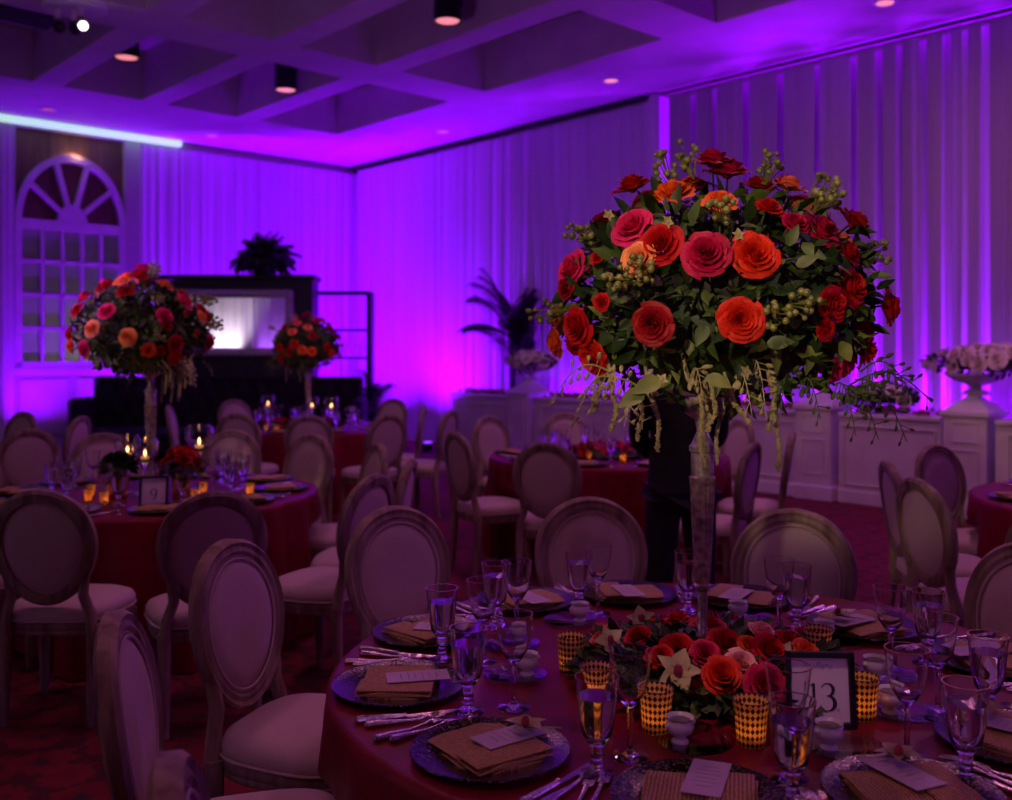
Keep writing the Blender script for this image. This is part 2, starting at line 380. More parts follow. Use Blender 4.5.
# ---- arched window
def arch_pts(r, n=24): return [(r*math.cos(PI*k/n), r*math.sin(PI*k/n)) for k in range(n+1)]
def window():
    w = MB(); bc = (WB0+WB1)/2; hw = (WB1-WB0)/2; zs = 3.42; zb = 1.38
    t0, t1 = -.10, .02
    def bar(b0, b1, z0, z1): rb(w, t0, t1, b0, b1, z0, z1)
    bar(WB0, WB0+.09, 1.3, zs); bar(WB1-.09, WB1, 1.3, zs); bar(WB0, WB1, 1.3, 1.40); bar(WB0, WB1, zs-.02, zs+.12)
    for k in range(1, 5): c = WB0+.09+(WB1-WB0-.18)*k/5; bar(c-.022, c+.022, 1.4, zs)
    for k in range(1, 4): z = 1.4+(zs-1.4)*k/4; bar(WB0+.09, WB1-.09, z-.025, z+.025)
    def ring(r0, r1, z0):
        n = 28; vs = []
        for k in range(n+1):
            c, s_ = math.cos(PI*k/n), math.sin(PI*k/n)
            for (r, a) in ((r0, t0), (r1, t0), (r1, t1), (r0, t1)): vs.append((a, -(bc+r*c), z0+r*s_*1.28))
        fs = []
        for k in range(n):
            for i in range(4): j = (i+1) % 4; fs.append([k*4+i, k*4+j, (k+1)*4+j, (k+1)*4+i])
        fs += [[0,1,2,3], [n*4, n*4+3, n*4+2, n*4+1]]
        w.add(vs, fs)
    z0 = zs+.1
    ring(hw-.09, hw, z0); ring(.02, .22, z0)
    for k in range(1, 5):
        an = PI*k/5+.0; c, s_ = math.cos(an), math.sin(an)
        p0 = Vector((0, -(bc+.2*c), z0+.2*s_*1.28)); p1 = Vector((0, -(bc+(hw-.06)*c), z0+(hw-.06)*s_*1.28))
        d = (p1-p0).normalized(); nrm = Vector((0, -d.z, d.y))*.035
        vs = [];
        for a in (t0, t1):
            for p in (p0+nrm, p0-nrm, p1-nrm, p1+nrm): vs.append((a, p.y, p.z))
        w.add(vs, [[0,1,2,3], [7,6,5,4], [0,4,5,1], [1,5,6,2], [2,6,7,3], [3,7,4,0]])
    o = struct('window_1', w, M['white'], smooth=False)
    p = MB(); rb(p, -.075, -.065, WB0+.05, WB1-.05, 1.38, zs)
    pn = p.build('pane', M['frosted'], o, smooth=False)
    q = MB(); rb(q, -.19, -.12, WB0, WB1, zs, WZ); rb(q, -.12, -.11, 4.98, 5.0, zs, WZ); rb(q, -.12, -.11, 5.55, 5.57, zs, WZ)
    q.build('brown_backing', M['brown'], o, smooth=False)
    r = MB(); rb(r, 0, .03, WB0-.05, WB1+.05, 1.22, 1.32, .01); rb(r, 0, .02, WB0+.05, WB0+.75, .3, 1.15, .01); rb(r, 0, .02, WB1-.75, WB1-.05, .3, 1.15, .01)
    r.build('sill_panel', M['white'], o, smooth=False)
window()
# small warm area light near the arch top, aimed at the brown backing
lamp('AREA', W(-.02, 5.2, 4.6), 1.6, (1, .5, .3), W(-.12, 5.3, 3.8), size=.2, name='recess_glow')

lamp('AREA', W(-.75, 5.0, 1.5), 6, (1, .98, .85), W(0, 5.1, 2.0), size=.6, name='window_daylight')
# cove light strip on the left wall
cv = MB(); rb(cv, .06, .18, 3.6, 13, 4.91, 4.995, .01)
o = cv.build('cove_light', M['led'], loc=C0, rz=TH, smooth=False); tag(o, 'thin pale green white cove light strip above the arched window', 'light strip')

# ---- drapes
def drape(x0, x1, off, z0, z1, axis, amp, wl, seed, flare=0, top_pinch=.6):
    rnd = random.Random(seed); m = MB(); n = max(8, int((x1-x0)/.022)); P = []
    zs = [z0, z0+.5*(z1-z0)*.5, z0+(z1-z0)*.55, z1-.5, z1]
    ph = [rnd.uniform(0, 6.28) for _ in range(4)]; k1, k2, k3 = 2*PI/wl, 2*PI/(wl*.53), 2*PI/(wl*2.7)
    for i in range(n+1):
        x = x0+(x1-x0)*i/n
        for j, z in enumerate(zs):
            t = (z1-z)/(z1-z0); A = amp*(top_pinch+(1-top_pinch)*t)*1.0
            xx = x+.02*math.sin(3*t+ph[3])
            d = A*(.62*math.sin(k1*xx+ph[0]+1.1*math.sin(k3*xx+ph[2]))+.3*math.sin(k2*xx+ph[1]+.4*t)+.35*math.sin(k3*xx+ph[2]))
            xo = x+flare*t*((x-(x0+x1)/2)/(x1-x0)*2)
            a, b = (xo, off+d) if axis == 'a' else (off+d, xo)
            P.append((a, -b, z))
    m.grid(P, n+1, len(zs)); return m
def hang(mb, label, mt, group=None):
    o = mb.build('drape', mt, loc=C0, rz=TH, sharp=80); return tag(o, label, 'curtain', group)
hang(drape(.1, 2.2, .16, .02, 4.86, 'b', .045, .17, 1), 'violet lit pleated white drape on left wall nearest the room corner', M['drape'])
hang(drape(2.22, 4.3, .16, .02, 4.86, 'b', .045, .17, 2), 'violet lit pleated white drape behind the mirror, right of the arched window', M['drape'])
hang(drape(6.15, 7.6, .2, .02, 4.86, 'b', .06, .19, 3), 'pale mauve drape hanging left of the arched window at the frame edge', M['drape'])
hang(drape(.3, 2.6, .26, .02, 4.9, 'a', .045, .19, 4), 'violet lit drape on right wall nearest the room corner', M['drape'])
hang(drape(2.62, 5.0, .26, .02, 4.9, 'a', .05, .19, 5), 'violet lit drape on right wall behind the white wall end', M['drape'])
hang(drape(5.02, 7.20, .26, .02, 4.9, 'a', .05, .17, 6), 'lavender drape on right wall behind the palm', M['drape'])
hang(drape(7.42, 17.5, .075, .02, 4.93, 'a', .022, .16, 7), 'glowing violet back drape seen in gaps between the sheer panels', M['drape'])
# return at the step
rt = MB(); rb(rt, 7.24, 7.40, .06, .36, .02, 4.97, .03)
tag(rt.build('drape_return', M['drape'], loc=C0, rz=TH), 'narrow bright violet fabric covered column at the step in the drapes', 'fabric column')
xs = [706, 728, 759, 794, 830, 866, 892, 912, 934, 959, 977, 996]
gaps = []
for x in xs:
    y = 170-.2377*(x-360); Y = (ZC-1.58)*980/(350-y); X = (x-506)/980*Y
    gaps.append((Vector((X, Y, 0))-C0).dot(U))
gaps = [7.5, 7.95] + [g for g in gaps if g > 8.2]
g = gaps[-1]
while g < 15.5: g += .48; gaps.append(g)
for k in range(len(gaps)-1):
    g0, g1 = gaps[k], gaps[k+1]; hw = .035 if k % 3 else .05
    mb = drape(g0+hw, g1-hw, .29, .02, 4.92, 'a', .018, .21, 20+k, flare=.012*((k % 3)-1))
    hang(mb, 'dim grey lilac sheer drape panel on right wall between glowing gaps', M['sheer'], 'sheer drape panels on the right wall')
tk = MB(); rb(tk, .1, 7.2, .22, .32, 4.955, 4.99); rb(tk, 7.42, 17.5, .30, .34, 4.935, 4.975)
tag(tk.build('curtain_track', M['blackmetal'], loc=C0, rz=TH, smooth=False), 'thin dark curtain track under the ceiling along the right wall', 'curtain track')
hang(drape(6.0, 14.0, 15.8, .02, 4.9, 'a', .06, .2, 60), 'white lit drape behind the camera, seen only in the framed mirror', M['drape'])  # added off camera as a bright backdrop for the mirror's reflection
tk = MB(); rb(tk, .1, 4.4, .12, .2, 4.90, 4.94); tag(tk.build('curtain_track', M['blackmetal'], loc=C0, rz=TH, smooth=False), 'thin dark curtain track above the violet drapes on the left wall', 'curtain track')

# ---- ceiling fixtures
def cyl_light(a, b, label):
    t = thing('ceiling_spotlight', label, 'ceiling light', W(a, b, 4.98), TH, 'black cylinder spotlights in the ceiling coffers')
    MB().lathe([(.13,.03),(.145,0),(.145,.60),(.12,.63)], 24).build('housing', M['blackmetal'], t)
    MB().box((.17, 0, .2), (.06,.09,.18), .01).build('bracket', M['blackmetal'], t)
    MB().lathe([(.001,.012),(.12,.012),(.12,.022),(.001,.022)], 24).build('lens', M['lens'], t)
    lamp('SPOT', W(a, b, 4.96), 14, (1,.45,.45), W(a, b, 0), spot_size=math.radians(60), spot_blend=1, shadow_soft_size=.1, name='spot_beam')
cyl_light(4.14, 3.98, 'black cylinder spotlight in the coffer above the mirror')
cyl_light(4.15, 6.08, 'black cylinder spotlight near the lit round projector cluster')
cyl_light(7.67, 4.13, 'black cylinder spotlight at the top centre of the view')
def px_ceiling(x, y, z=ZC): Y = (z-1.58)*980/(350-y); return Vector(((x-506)/980*Y, Y, z))
dl = None
for (x, y, lab) in ((48,109,'small recessed downlight above the arched window'), (212,135,'small recessed downlight above the violet left drapes'), (443,131,'small recessed downlight over the room corner on the right'), (611,80,'small recessed downlight above the step in the drapes'), (885,2,'small recessed downlight at the top right edge of the ceiling')):
    t = thing('downlight', lab, 'ceiling light', px_ceiling(x, y)-Vector((0,0,.012)), 0, 'recessed downlights in the flat ceiling border')
    MB().lathe([(.085,0),(.12,-.006),(.125,.012),(.085,.012)], 24, cap=False).build('trim_ring', M['white'], t)
    MB().lathe([(.001,.0),(.085,.0),(.085,.01),(.001,.01)], 20).build('lens', M['lens_off'] if x != 885 and x != 611 else M['lens'], t)
# projector cluster on the beam
pc = px_ceiling(74, 6)
t = thing('spotlight_cluster', 'round white ceiling plate with three small spot heads, one lit', 'ceiling light', pc)
MB().lathe([(.02,-.03),(.30,-.03),(.32,0),(.02,0)], 28).build('canopy_plate', M['white'], t)
for k, (dx, dy, on) in enumerate(((-.16, 0, 0), (-.02, .05, 0), (.1, -.06, 1))):
    MB().tube([(dx,dy,-.02), (dx,dy,-.16)], .035, 10).build('arm', M['white'], t)
    h = MB().tube([(dx,dy,-.17), (dx+.05,dy-.08,-.24)], [.05,.06], 12).build('spot_head', M['blackmetal'], t)
    MB().ball((dx+.06, dy-.10, -.25), .042, 12, 8).build('lens', M['lens_on'] if on else M['black'], h)
vb = MB(); vb.box((0,0,0), (.9,.45,.02), .003)
for k in range(7): vb.box((0,-.18+.06*k,-.012), (.86,.02,.012))
p = px_ceiling(8, 12); o = vb.build('air_vent', M['blackmetal'], loc=(p.x, p.y, p.z-.02), rz=TH+PI/2, smooth=False); tag(o, 'black rectangular ceiling vent in the top left corner', 'vent')

# ---- floor uplight cans
canp = None
for k, (a, b, ta, tb, tz, e, c) in enumerate(UPS):
    if canp is None:
        t = thing('uplight', 'small black floor uplight shining violet up the drapes', 'floor light', W(a, b), TH, 'violet floor uplights along the drapes')
        MB().box((0,0,.02), (.2,.2,.03), .008).build('base_plate', M['blackmetal'], t)
        MB().lathe([(.07,.035),(.085,.05),(.085,.14),(.075,.15)], 20).build('can', M['blackmetal'], t)
        MB().lathe([(.001,.151),(.07,.151),(.07,.155),(.001,.155)], 16).build('lens', M['lens_violet'], t)
        canp = t
    else: dup(canp, W(a, b))

# ------------------------------------------------------------------ white half wall along the right side, posts, urns
HF = 1.16
def half_wall(a0, a1, label):
    t = thing('half_wall', label, 'half wall', W((a0+a1)/2, HF-.2, 0), TH)
    L = a1-a0; h = .93
    w = MB(); w.box((0,0,h/2), (L,.34,h), .004); w.box((0,0,h-.02), (L,.4,.05), .01); w.box((0,-.18,.07), (L,.05,.14), .01)
    w.build('body', M['white'], t, smooth=False)
    # raised mouldings face the room (local -y)
    m = MB(); y = -.18
    for (z, hh) in ((.80,.02), (.20,.02)): m.box((0,y,z), (L*.9,.02,hh), .004)
    for sx in (-1, 1): m.box((sx*L*.44,y,.5), (.02,.02,.6), .004)
    m.build('panel_moulding', M['white'], t, smooth=False)
    b = MB(); rnd = random.Random(int(a0*10))
    for k in range(int(L*60)): b.ball((rnd.uniform(-L/2+.08, L/2-.08), rnd.uniform(-.12,.12), h+.02+rnd.uniform(0,.04)), .025, 6, 4)
    b.build('red_flower_bed', M['mulch'], t)
    return t
def post(a, label):
    t = thing('post', label, 'post', W(a, HF-.2, 0), TH)
    w = MB(); w.box((0,-.02,.5), (.40,.46,1.0), .006); w.box((0,-.02,.98), (.46,.52,.06), .012); w.box((0,-.02,.08), (.46,.52,.16), .012)
    w.build('shaft', M['white'], t, smooth=False)
    c = MB(); c.lathe([(.30,1.01),(.04,1.16),(.001,1.165)], 4, (0,-.02,0), axis=Matrix.Rotation(PI/4, 3, 'Z')); c.build('pyramid_cap', M['white'], t, smooth=False)
    m = MB()
    for (z0, z1) in ((.72,.90), (.28,.64)):
        for z in (z0, z1): m.box((0,-.252,z), (.24,.018,.018), .003)
        for sx in (-1,1): m.box((sx*.12,-.252,(z0+z1)/2), (.018,.018,z1-z0), .003)
    m.build('panel_moulding', M['white'], t, smooth=False)
half_wall(4.1, 5.385, 'white panelled half wall section at the left end below the violet drapes')
post(5.63, 'white panelled post under the palm and white rose urn')
half_wall(5.875, 8.425, 'long white panelled half wall behind the black clad person')
post(8.67, 'white panelled post hidden mostly behind the gold vase stem')
half_wall(8.915, 9.915, 'short white panelled half wall right of the vase stem')
post(10.16, 'white panelled post with pyramid cap left of the red flower bed')
half_wall(10.405, 11.475, 'white panelled half wall topped with red blossom bed right of the roses')
post(11.72, 'white panelled post carrying the wide urn of blush roses')
half_wall(11.965, 14.0, 'white panelled half wall at the right edge of the view')

def rose_mesh(seed, rich=1):
    rnd = random.Random(seed); m = MB()
    rings = [(.09,2,.36,150),(.20,3,.39,112),(.33,4,.36,92),(.50,5,.27,74),(.70,5,.12,64),(.92,6,-.06,52)] if rich else [(.14,2,.38,150),(.34,3,.32,100),(.60,4,.18,74),(.90,5,-.04,62)]
    off = 0
    for t_i, (Rr, n, zt, wd) in enumerate(rings):
        off += 1.1
        for i in range(n):
            ph = off+2*PI*i/n+rnd.uniform(-.12,.12); w = math.radians(wd)*rnd.uniform(1.15,1.35); zt_ = zt+rnd.uniform(-.04,.04); Rq = Rr*rnd.uniform(.94,1.06)
            nu, nv = (8, 6) if rich else (5, 4); P = []; t = Rr; curl = rnd.uniform(.7,1.4)
            for iu in range(nu):
                u = -1+2*iu/(nu-1)
                for iv in range(nv):
                    v = iv/(nv-1); ue = abs(u)**3
                    top = -.45+(zt_+.45)*(1-.22*ue+.03*math.sin(9*u+i*2))
                    r = .10+(Rq-.10)*(1-(1-v)**2.1); z = -.45+(top+.45)*v**1.15
                    lip = max(0, (v-.6)/.4)
                    r += (.04+.15*t*curl)*lip**2*(1-.3*ue); z -= (.02+.15*t*curl)*lip**2.4*(1+.25*math.sin(5*u+i*3))
                    r += .055*u*(1-t*.3)*v + .014*math.sin(7*u+i)*v*t
                    a = ph+u*w*.5*(.55+.45*math.sin(min(1,v*1.3)*PI/2))
                    P.append((r*math.cos(a), r*math.sin(a), z))
            m.grid(P, nu, nv)
    m.ball((0,0,-.40), .24, 8, 5, (1,1,.7))
    return m.mesh('rose', sharp=100)
ROSE = [rose_mesh(s_) for s_ in (1, 2, 3)]
ROSE_LO = [rose_mesh(s_, 0) for s_ in (4, 5)]
for me in ROSE+ROSE_LO: me.materials.append(RC['red'])
def rose(parent, p, nrm, r, color, lo=False, spin=0, name='rose', k=0):
    me = (ROSE_LO if lo else ROSE)[k % (2 if lo else 3)]
    o = bpy.data.objects.new(name, me); COL.objects.link(o); o.parent = parent
    o.location = p; q = Vector(nrm).normalized().to_track_quat('Z', 'Y') @ Quaternion((0,0,1), spin)
    o.rotation_mode = 'QUATERNION'; o.rotation_quaternion = q; o.scale = (r, r, r)
    o.material_slots[0].link = 'OBJECT'; o.material_slots[0].material = RC[color]
    return o
def add_leaf(m, p, d, n, L, w, bend=.25, seg=3):
    d = Vector(d).normalized(); n = Vector(n); sd = d.cross(n)
    if sd.length < .01: sd = Vector((1,0,0))
    sd.normalize(); n = sd.cross(d).normalized(); vs = []; fs = []
    for k in range(seg+1):
        t = k/seg; c = Vector(p)+d*(L*t)-n*(bend*L*t*t); ww = w*math.sin(PI*(.06+.94*t)**.8)*.5 if k < seg else .001
        up = n*(ww*.35)
        vs += [c-sd*ww+up, c, c+sd*ww+up]
    for k in range(seg):
        a = k*3; fs += [[a, a+1, a+4, a+3], [a+1, a+2, a+5, a+4]]
    m.add(vs, fs)
def rdir(rnd):
    while 1:
        v = Vector((rnd.uniform(-1,1), rnd.uniform(-1,1), rnd.uniform(-1,1)))
        if .05 < v.length < 1: return v.normalized()
def orchid_mesh(m, c, r, nrm, spin=0):
    q = Vector(nrm).normalized().to_track_quat('Z', 'Y') @ Quaternion((0,0,1), spin)
    for k in range(5):
        a = 2*PI*k/5; d = q @ Vector((math.cos(a), math.sin(a), .45)); n = q @ Vector((-.4*math.cos(a), -.4*math.sin(a), 1))
        add_leaf(m, c, d, n, r, r*(.85 if k in (1, 4) else .62), .25, 5)
    m.m = 1; m.ball(Vector(c)+q @ Vector((0,-.05*r,.22*r)), r*.2, 8, 5, (1,1,1.5)); m.m = 0

# urn on the posts, low white rose ring, palm
def urn_at(a, label, z, s=1):
    t = thing('urn', label, 'urn', W(a, HF-.22, z), TH)
    b = MB(); b.lathe([(.10*s,0),(.11*s,.02),(.05*s,.05),(.04*s,.09),(.10*s,.13),(.20*s,.19),(.25*s,.26),(.27*s,.27),(.27*s,.29),(.22*s,.28)], 28); b.build('bowl', M['stone'], t)
    b = MB(); b.box((0,0,-.02), (.2*s,.2*s,.04), .005); b.build('plinth', M['stone'], t)
    t.scale = (1, 1, .62)
    return t
def rose_bank(a, z, ra, rz_, n, label, rr, seed, base='white', group=None):
    t = thing('flower_arrangement', label, 'flower arrangement', W(a, HF-.22, z), TH, group); rnd = random.Random(seed)
    f = MB()
    for k in range(300):
        d = rdir(rnd); p = Vector((d.x*ra, d.y*.24, d.z*rz_*.8)); add_leaf(f, p, d+Vector((0,0,.2)), rdir(rnd), .07, .04)
    f.ball((0,0,0), 1, 14, 8, (ra*.88,.18,rz_*.6)); f.build('foliage', M['leafd'], t)
    pts = []
    tries = 0
    while len(pts) < n and tries < 4000:
        tries += 1
        d = rdir(rnd)
        if d.z < -.25: continue
        p = Vector((d.x*ra*1.04, d.y*.29, max(-.06, d.z*rz_*1.15)))
        if d.y > .35: continue
        if all((p-q[0]).length > rr*1.35 for q in pts): pts.append((p, d))
    for k, (p, d) in enumerate(pts): rose(t, p, d+Vector((0,-.3,.2)), rr*rnd.uniform(.85,1.1), base, lo=True, k=k)
    return t
urn_at(5.63, 'pale stone urn on the post below the palm', 1.175, .8)
rose_bank(5.63, 1.43, .40, .12, 20, 'low ring of white roses in the urn below the palm', .075, 3)
urn_at(11.72, 'wide pale stone urn on the right hand post', 1.175, 1.05)
rose_bank(12.05, 1.46, .80, .15, 34, 'long bank of blush white roses over the wide urn at right', .088, 4)
rose_bank(10.78, 1.10, .33, .12, 8, 'small cluster of pale pink roses on the half wall behind hanging sprigs', .075, 5)
# hidden support block under the small cluster sits in the flower bed already

def frond(m, p, az, el, L, nleaf, lw, ll, droop=1.0):
    pts = []; d = Vector((math.cos(az)*math.cos(el), math.sin(az)*math.cos(el), math.sin(el))); q = Vector(p); n = 10
    for k in range(n+1):
        pts.append(q.copy()); q = q+d*(L/n); d = (d+Vector((0,0,-droop*.13*(k/n+.3)))).normalized()
    m.tube(pts, [.012*(1-.8*k/n)+.002 for k in range(n+1)], 5)
    for k in range(nleaf):
        t = .28+.72*k/nleaf; i = min(n-1, int(t*n)); fr = t*n-i; c = pts[i].lerp(pts[i+1], fr); ax = (pts[i+1]-pts[i]).normalized()
        sd = ax.cross(Vector((0,0,1))).normalized()
        for s_ in (-1, 1): add_leaf(m, c, ax*.75+sd*s_*.8+Vector((0,0,-.25)), Vector((0,0,1)), ll*(1-.45*abs(t-.55)*1.6), lw, .35)
def palm(a, b, H, n, L, label, z0=0):
    t = thing('potted_palm', label, 'plant', W(a, b, 0)); rnd = random.Random(int(a*9+b))
    MB().lathe([(.12,0),(.16,.02),(.21,.34),(.23,.36),(.22,.38),(.18,.36),(.17,.33)], 20).build('pot', M['stone'], t)
    s_ = MB()
    for k in range(5):
        x, y = rnd.uniform(-.07,.07), rnd.uniform(-.07,.07); s_.tube([(x,y,.3), (x*1.4,y*1.4,H*.6), (x*2,y*2,H)], [.022,.018,.014], 7)
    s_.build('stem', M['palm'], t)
    f = MB()
    for k in range(n):
        az = 2*PI*k/n+rnd.uniform(-.2,.2); back = -(math.cos(az)*V.x+math.sin(az)*V.y)
        el = rnd.uniform(.5, 1.4)
        if back > .2: el = max(el, 1.3)
        frond(f, (rnd.uniform(-.08,.08), rnd.uniform(-.08,.08), H*rnd.uniform(.6,1.0)), az, el, L*rnd.uniform(.6,1.1)*(.7 if back > .2 else 1), 22, .042, .22, 1.15)
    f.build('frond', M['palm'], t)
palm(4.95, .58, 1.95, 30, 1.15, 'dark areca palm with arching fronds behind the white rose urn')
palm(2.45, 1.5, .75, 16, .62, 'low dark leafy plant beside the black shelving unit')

# ------------------------------------------------------------------ lounge corner: mirror cabinet, sofa, etagere, fern
LA = TH  # local x = room a, local y = -b
cab = thing('mirror_cabinet', 'tall black panelled cabinet carrying the framed mirror behind the sofa', 'cabinet', (-4.23, 15.42, 0), -PI/2)
c = MB(); c.box((0,0,1.34), (.5,2.46,2.68), .01); c.box((.02,0,2.70), (.58,2.56,.09), .02); c.box((.02,0,.06), (.56,2.52,.12), .01); c.build('body', M['black'], cab, smooth=False)
c = MB()
for (y0, y1, z0, z1) in ((-1.15,1.15,.2,1.15),):
    for z in (z0, z1): c.box((.26,0,z), (.03,y1-y0,.04), .006)
    for y in (y0, 0, y1): c.box((.26,y,(z0+z1)/2), (.03,.04,z1-z0), .006)
c.build('panel_moulding', M['black'], cab, smooth=False)
mr = thing('framed_mirror', 'wide mirror in a carved silver frame reflecting the bright room', 'mirror', (-4.23, 15.11, 2.0), -PI/2)
f = MB(); hw_, hh_ = .95, .50
for (y, z, dy, dz) in ((0, hh_-.05, 2*hw_, .13), (0, -hh_+.05, 2*hw_, .13), (hw_-.06, 0, .13, 2*hh_), (-hw_+.06, 0, .13, 2*hh_)):
    f.box((0, y, z), (.06, dy, dz), .02); f.box((.035, y, z), (.02, dy-.05 if dy > .2 else .06, dz-.05 if dz > .2 else .06), .008)
f.build('frame', M['silver'], mr)
MB().box((-.005,0,0), (.02, 2*hw_-.2, 2*hh_-.2)).build('mirror_glass', M['mirror'], mr, smooth=False)
# fern on the cabinet
fn = thing('potted_fern', 'bushy dark fern sitting on top of the black cabinet', 'plant', (-3.80, 15.40, 2.745), -PI/2)
MB().lathe([(.12,0),(.17,.02),(.2,.22),(.22,.24),(.17,.23)], 18).build('pot', M['black'], fn)
f = MB(); rnd = random.Random(5)
for k in range(190): frond(f, (rnd.uniform(-.1,.1), rnd.uniform(-.1,.1), .2), rnd.uniform(0, 6.28), rnd.uniform(.15,1.5), rnd.uniform(.36,.56), 9, .05, .12, 1.7)
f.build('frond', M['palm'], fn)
# tufted sofa
so = thing('tufted_sofa', 'long black button tufted sofa below the mirror', 'sofa', (-4.15, 14.35, 0), -PI/2)
def tuft(w, h, nx, nz, dep):
    m = MB(); NU, NV = nx*6+1, nz*6+1; P = []
    for i in range(NU):
        for j in range(NV):
            u, v = i/(NU-1)*nx, j/(NV-1)*nz; off = .5*(int(v) % 2)
            d = dep*abs(math.sin(PI*(u+v*.5)))**.5*abs(math.sin(PI*(u-v*.5)))**.5
            P.append((d, -w/2+w*i/(NU-1), h*j/(NV-1)))
    m.grid(P, NU, NV); return m
c = MB(); c.box((-.30,0,.60), (.14,4.0,1.16), .03); c.build('back_frame', M['velvet'], so)
b = tuft(3.8, .72, 15, 3, .06); b.v = [(x-.24, y, z+.46) for (x, y, z) in b.v]; b.build('tufted_back', M['velvet'], so)
for k in range(3):
    MB().box((.12, -1.26+1.26*k, .36), (.68,1.24,.18), .05).build('seat_cushion', M['velvet'], so)
MB().box((.1,0,.2), (.7,3.9,.16), .02).build('base_rail', M['velvet'], so)
for s_ in (-1, 1):
    MB().box((.06, s_*2.02, .5), (.8,.14,.78), .05).build('arm', M['velvet'], so)
    for x in (-.28, .4): MB().lathe([(.02,0),(.035,.12)], 10, (x, s_*1.9, 0)).build('leg', M['black'], so)
# etagere
et = thing('shelving_unit', 'open black metal shelving unit with bottles and mirrored shelves', 'shelf', (-2.68, 15.9, 0), -PI/2)
f = MB()
for x in (-.18, .18):
    for y in (-.48, .48): f.box((x,y,1.26), (.05,.07,2.52), .005)
for z in (.12, 2.5):
    for x in (-.18,.18): f.box((x,0,z), (.045,.96,.05), .004)
    for y in (-.48,.48): f.box((0,y,z), (.36,.045,.05), .004)
f.box((.0,.50,1.26), (.40,.03,2.5)); f.build('frame', M['blackmetal'], et, smooth=False)
for z in (.5, .95, 1.45, 1.9): MB().box((0,0,z), (.36,.94,.035), .004).build('shelf', M['blackmetal'], et, smooth=False)
bt = None
for k in range(8):
    p = Vector((-3.02+.1*k, 15.88, 1.4675))
    if bt is None:
        bt = tag(MB().lathe([(.035,0),(.04,.01),(.04,.18),(.015,.25),(.013,.31),(.016,.32)], 12).build('bottle', M['glass'], loc=p), 'small glass bottle on the middle shelf of the black shelving unit', 'bottle', 'bottles on the shelving unit')
    else: dup(bt, p)

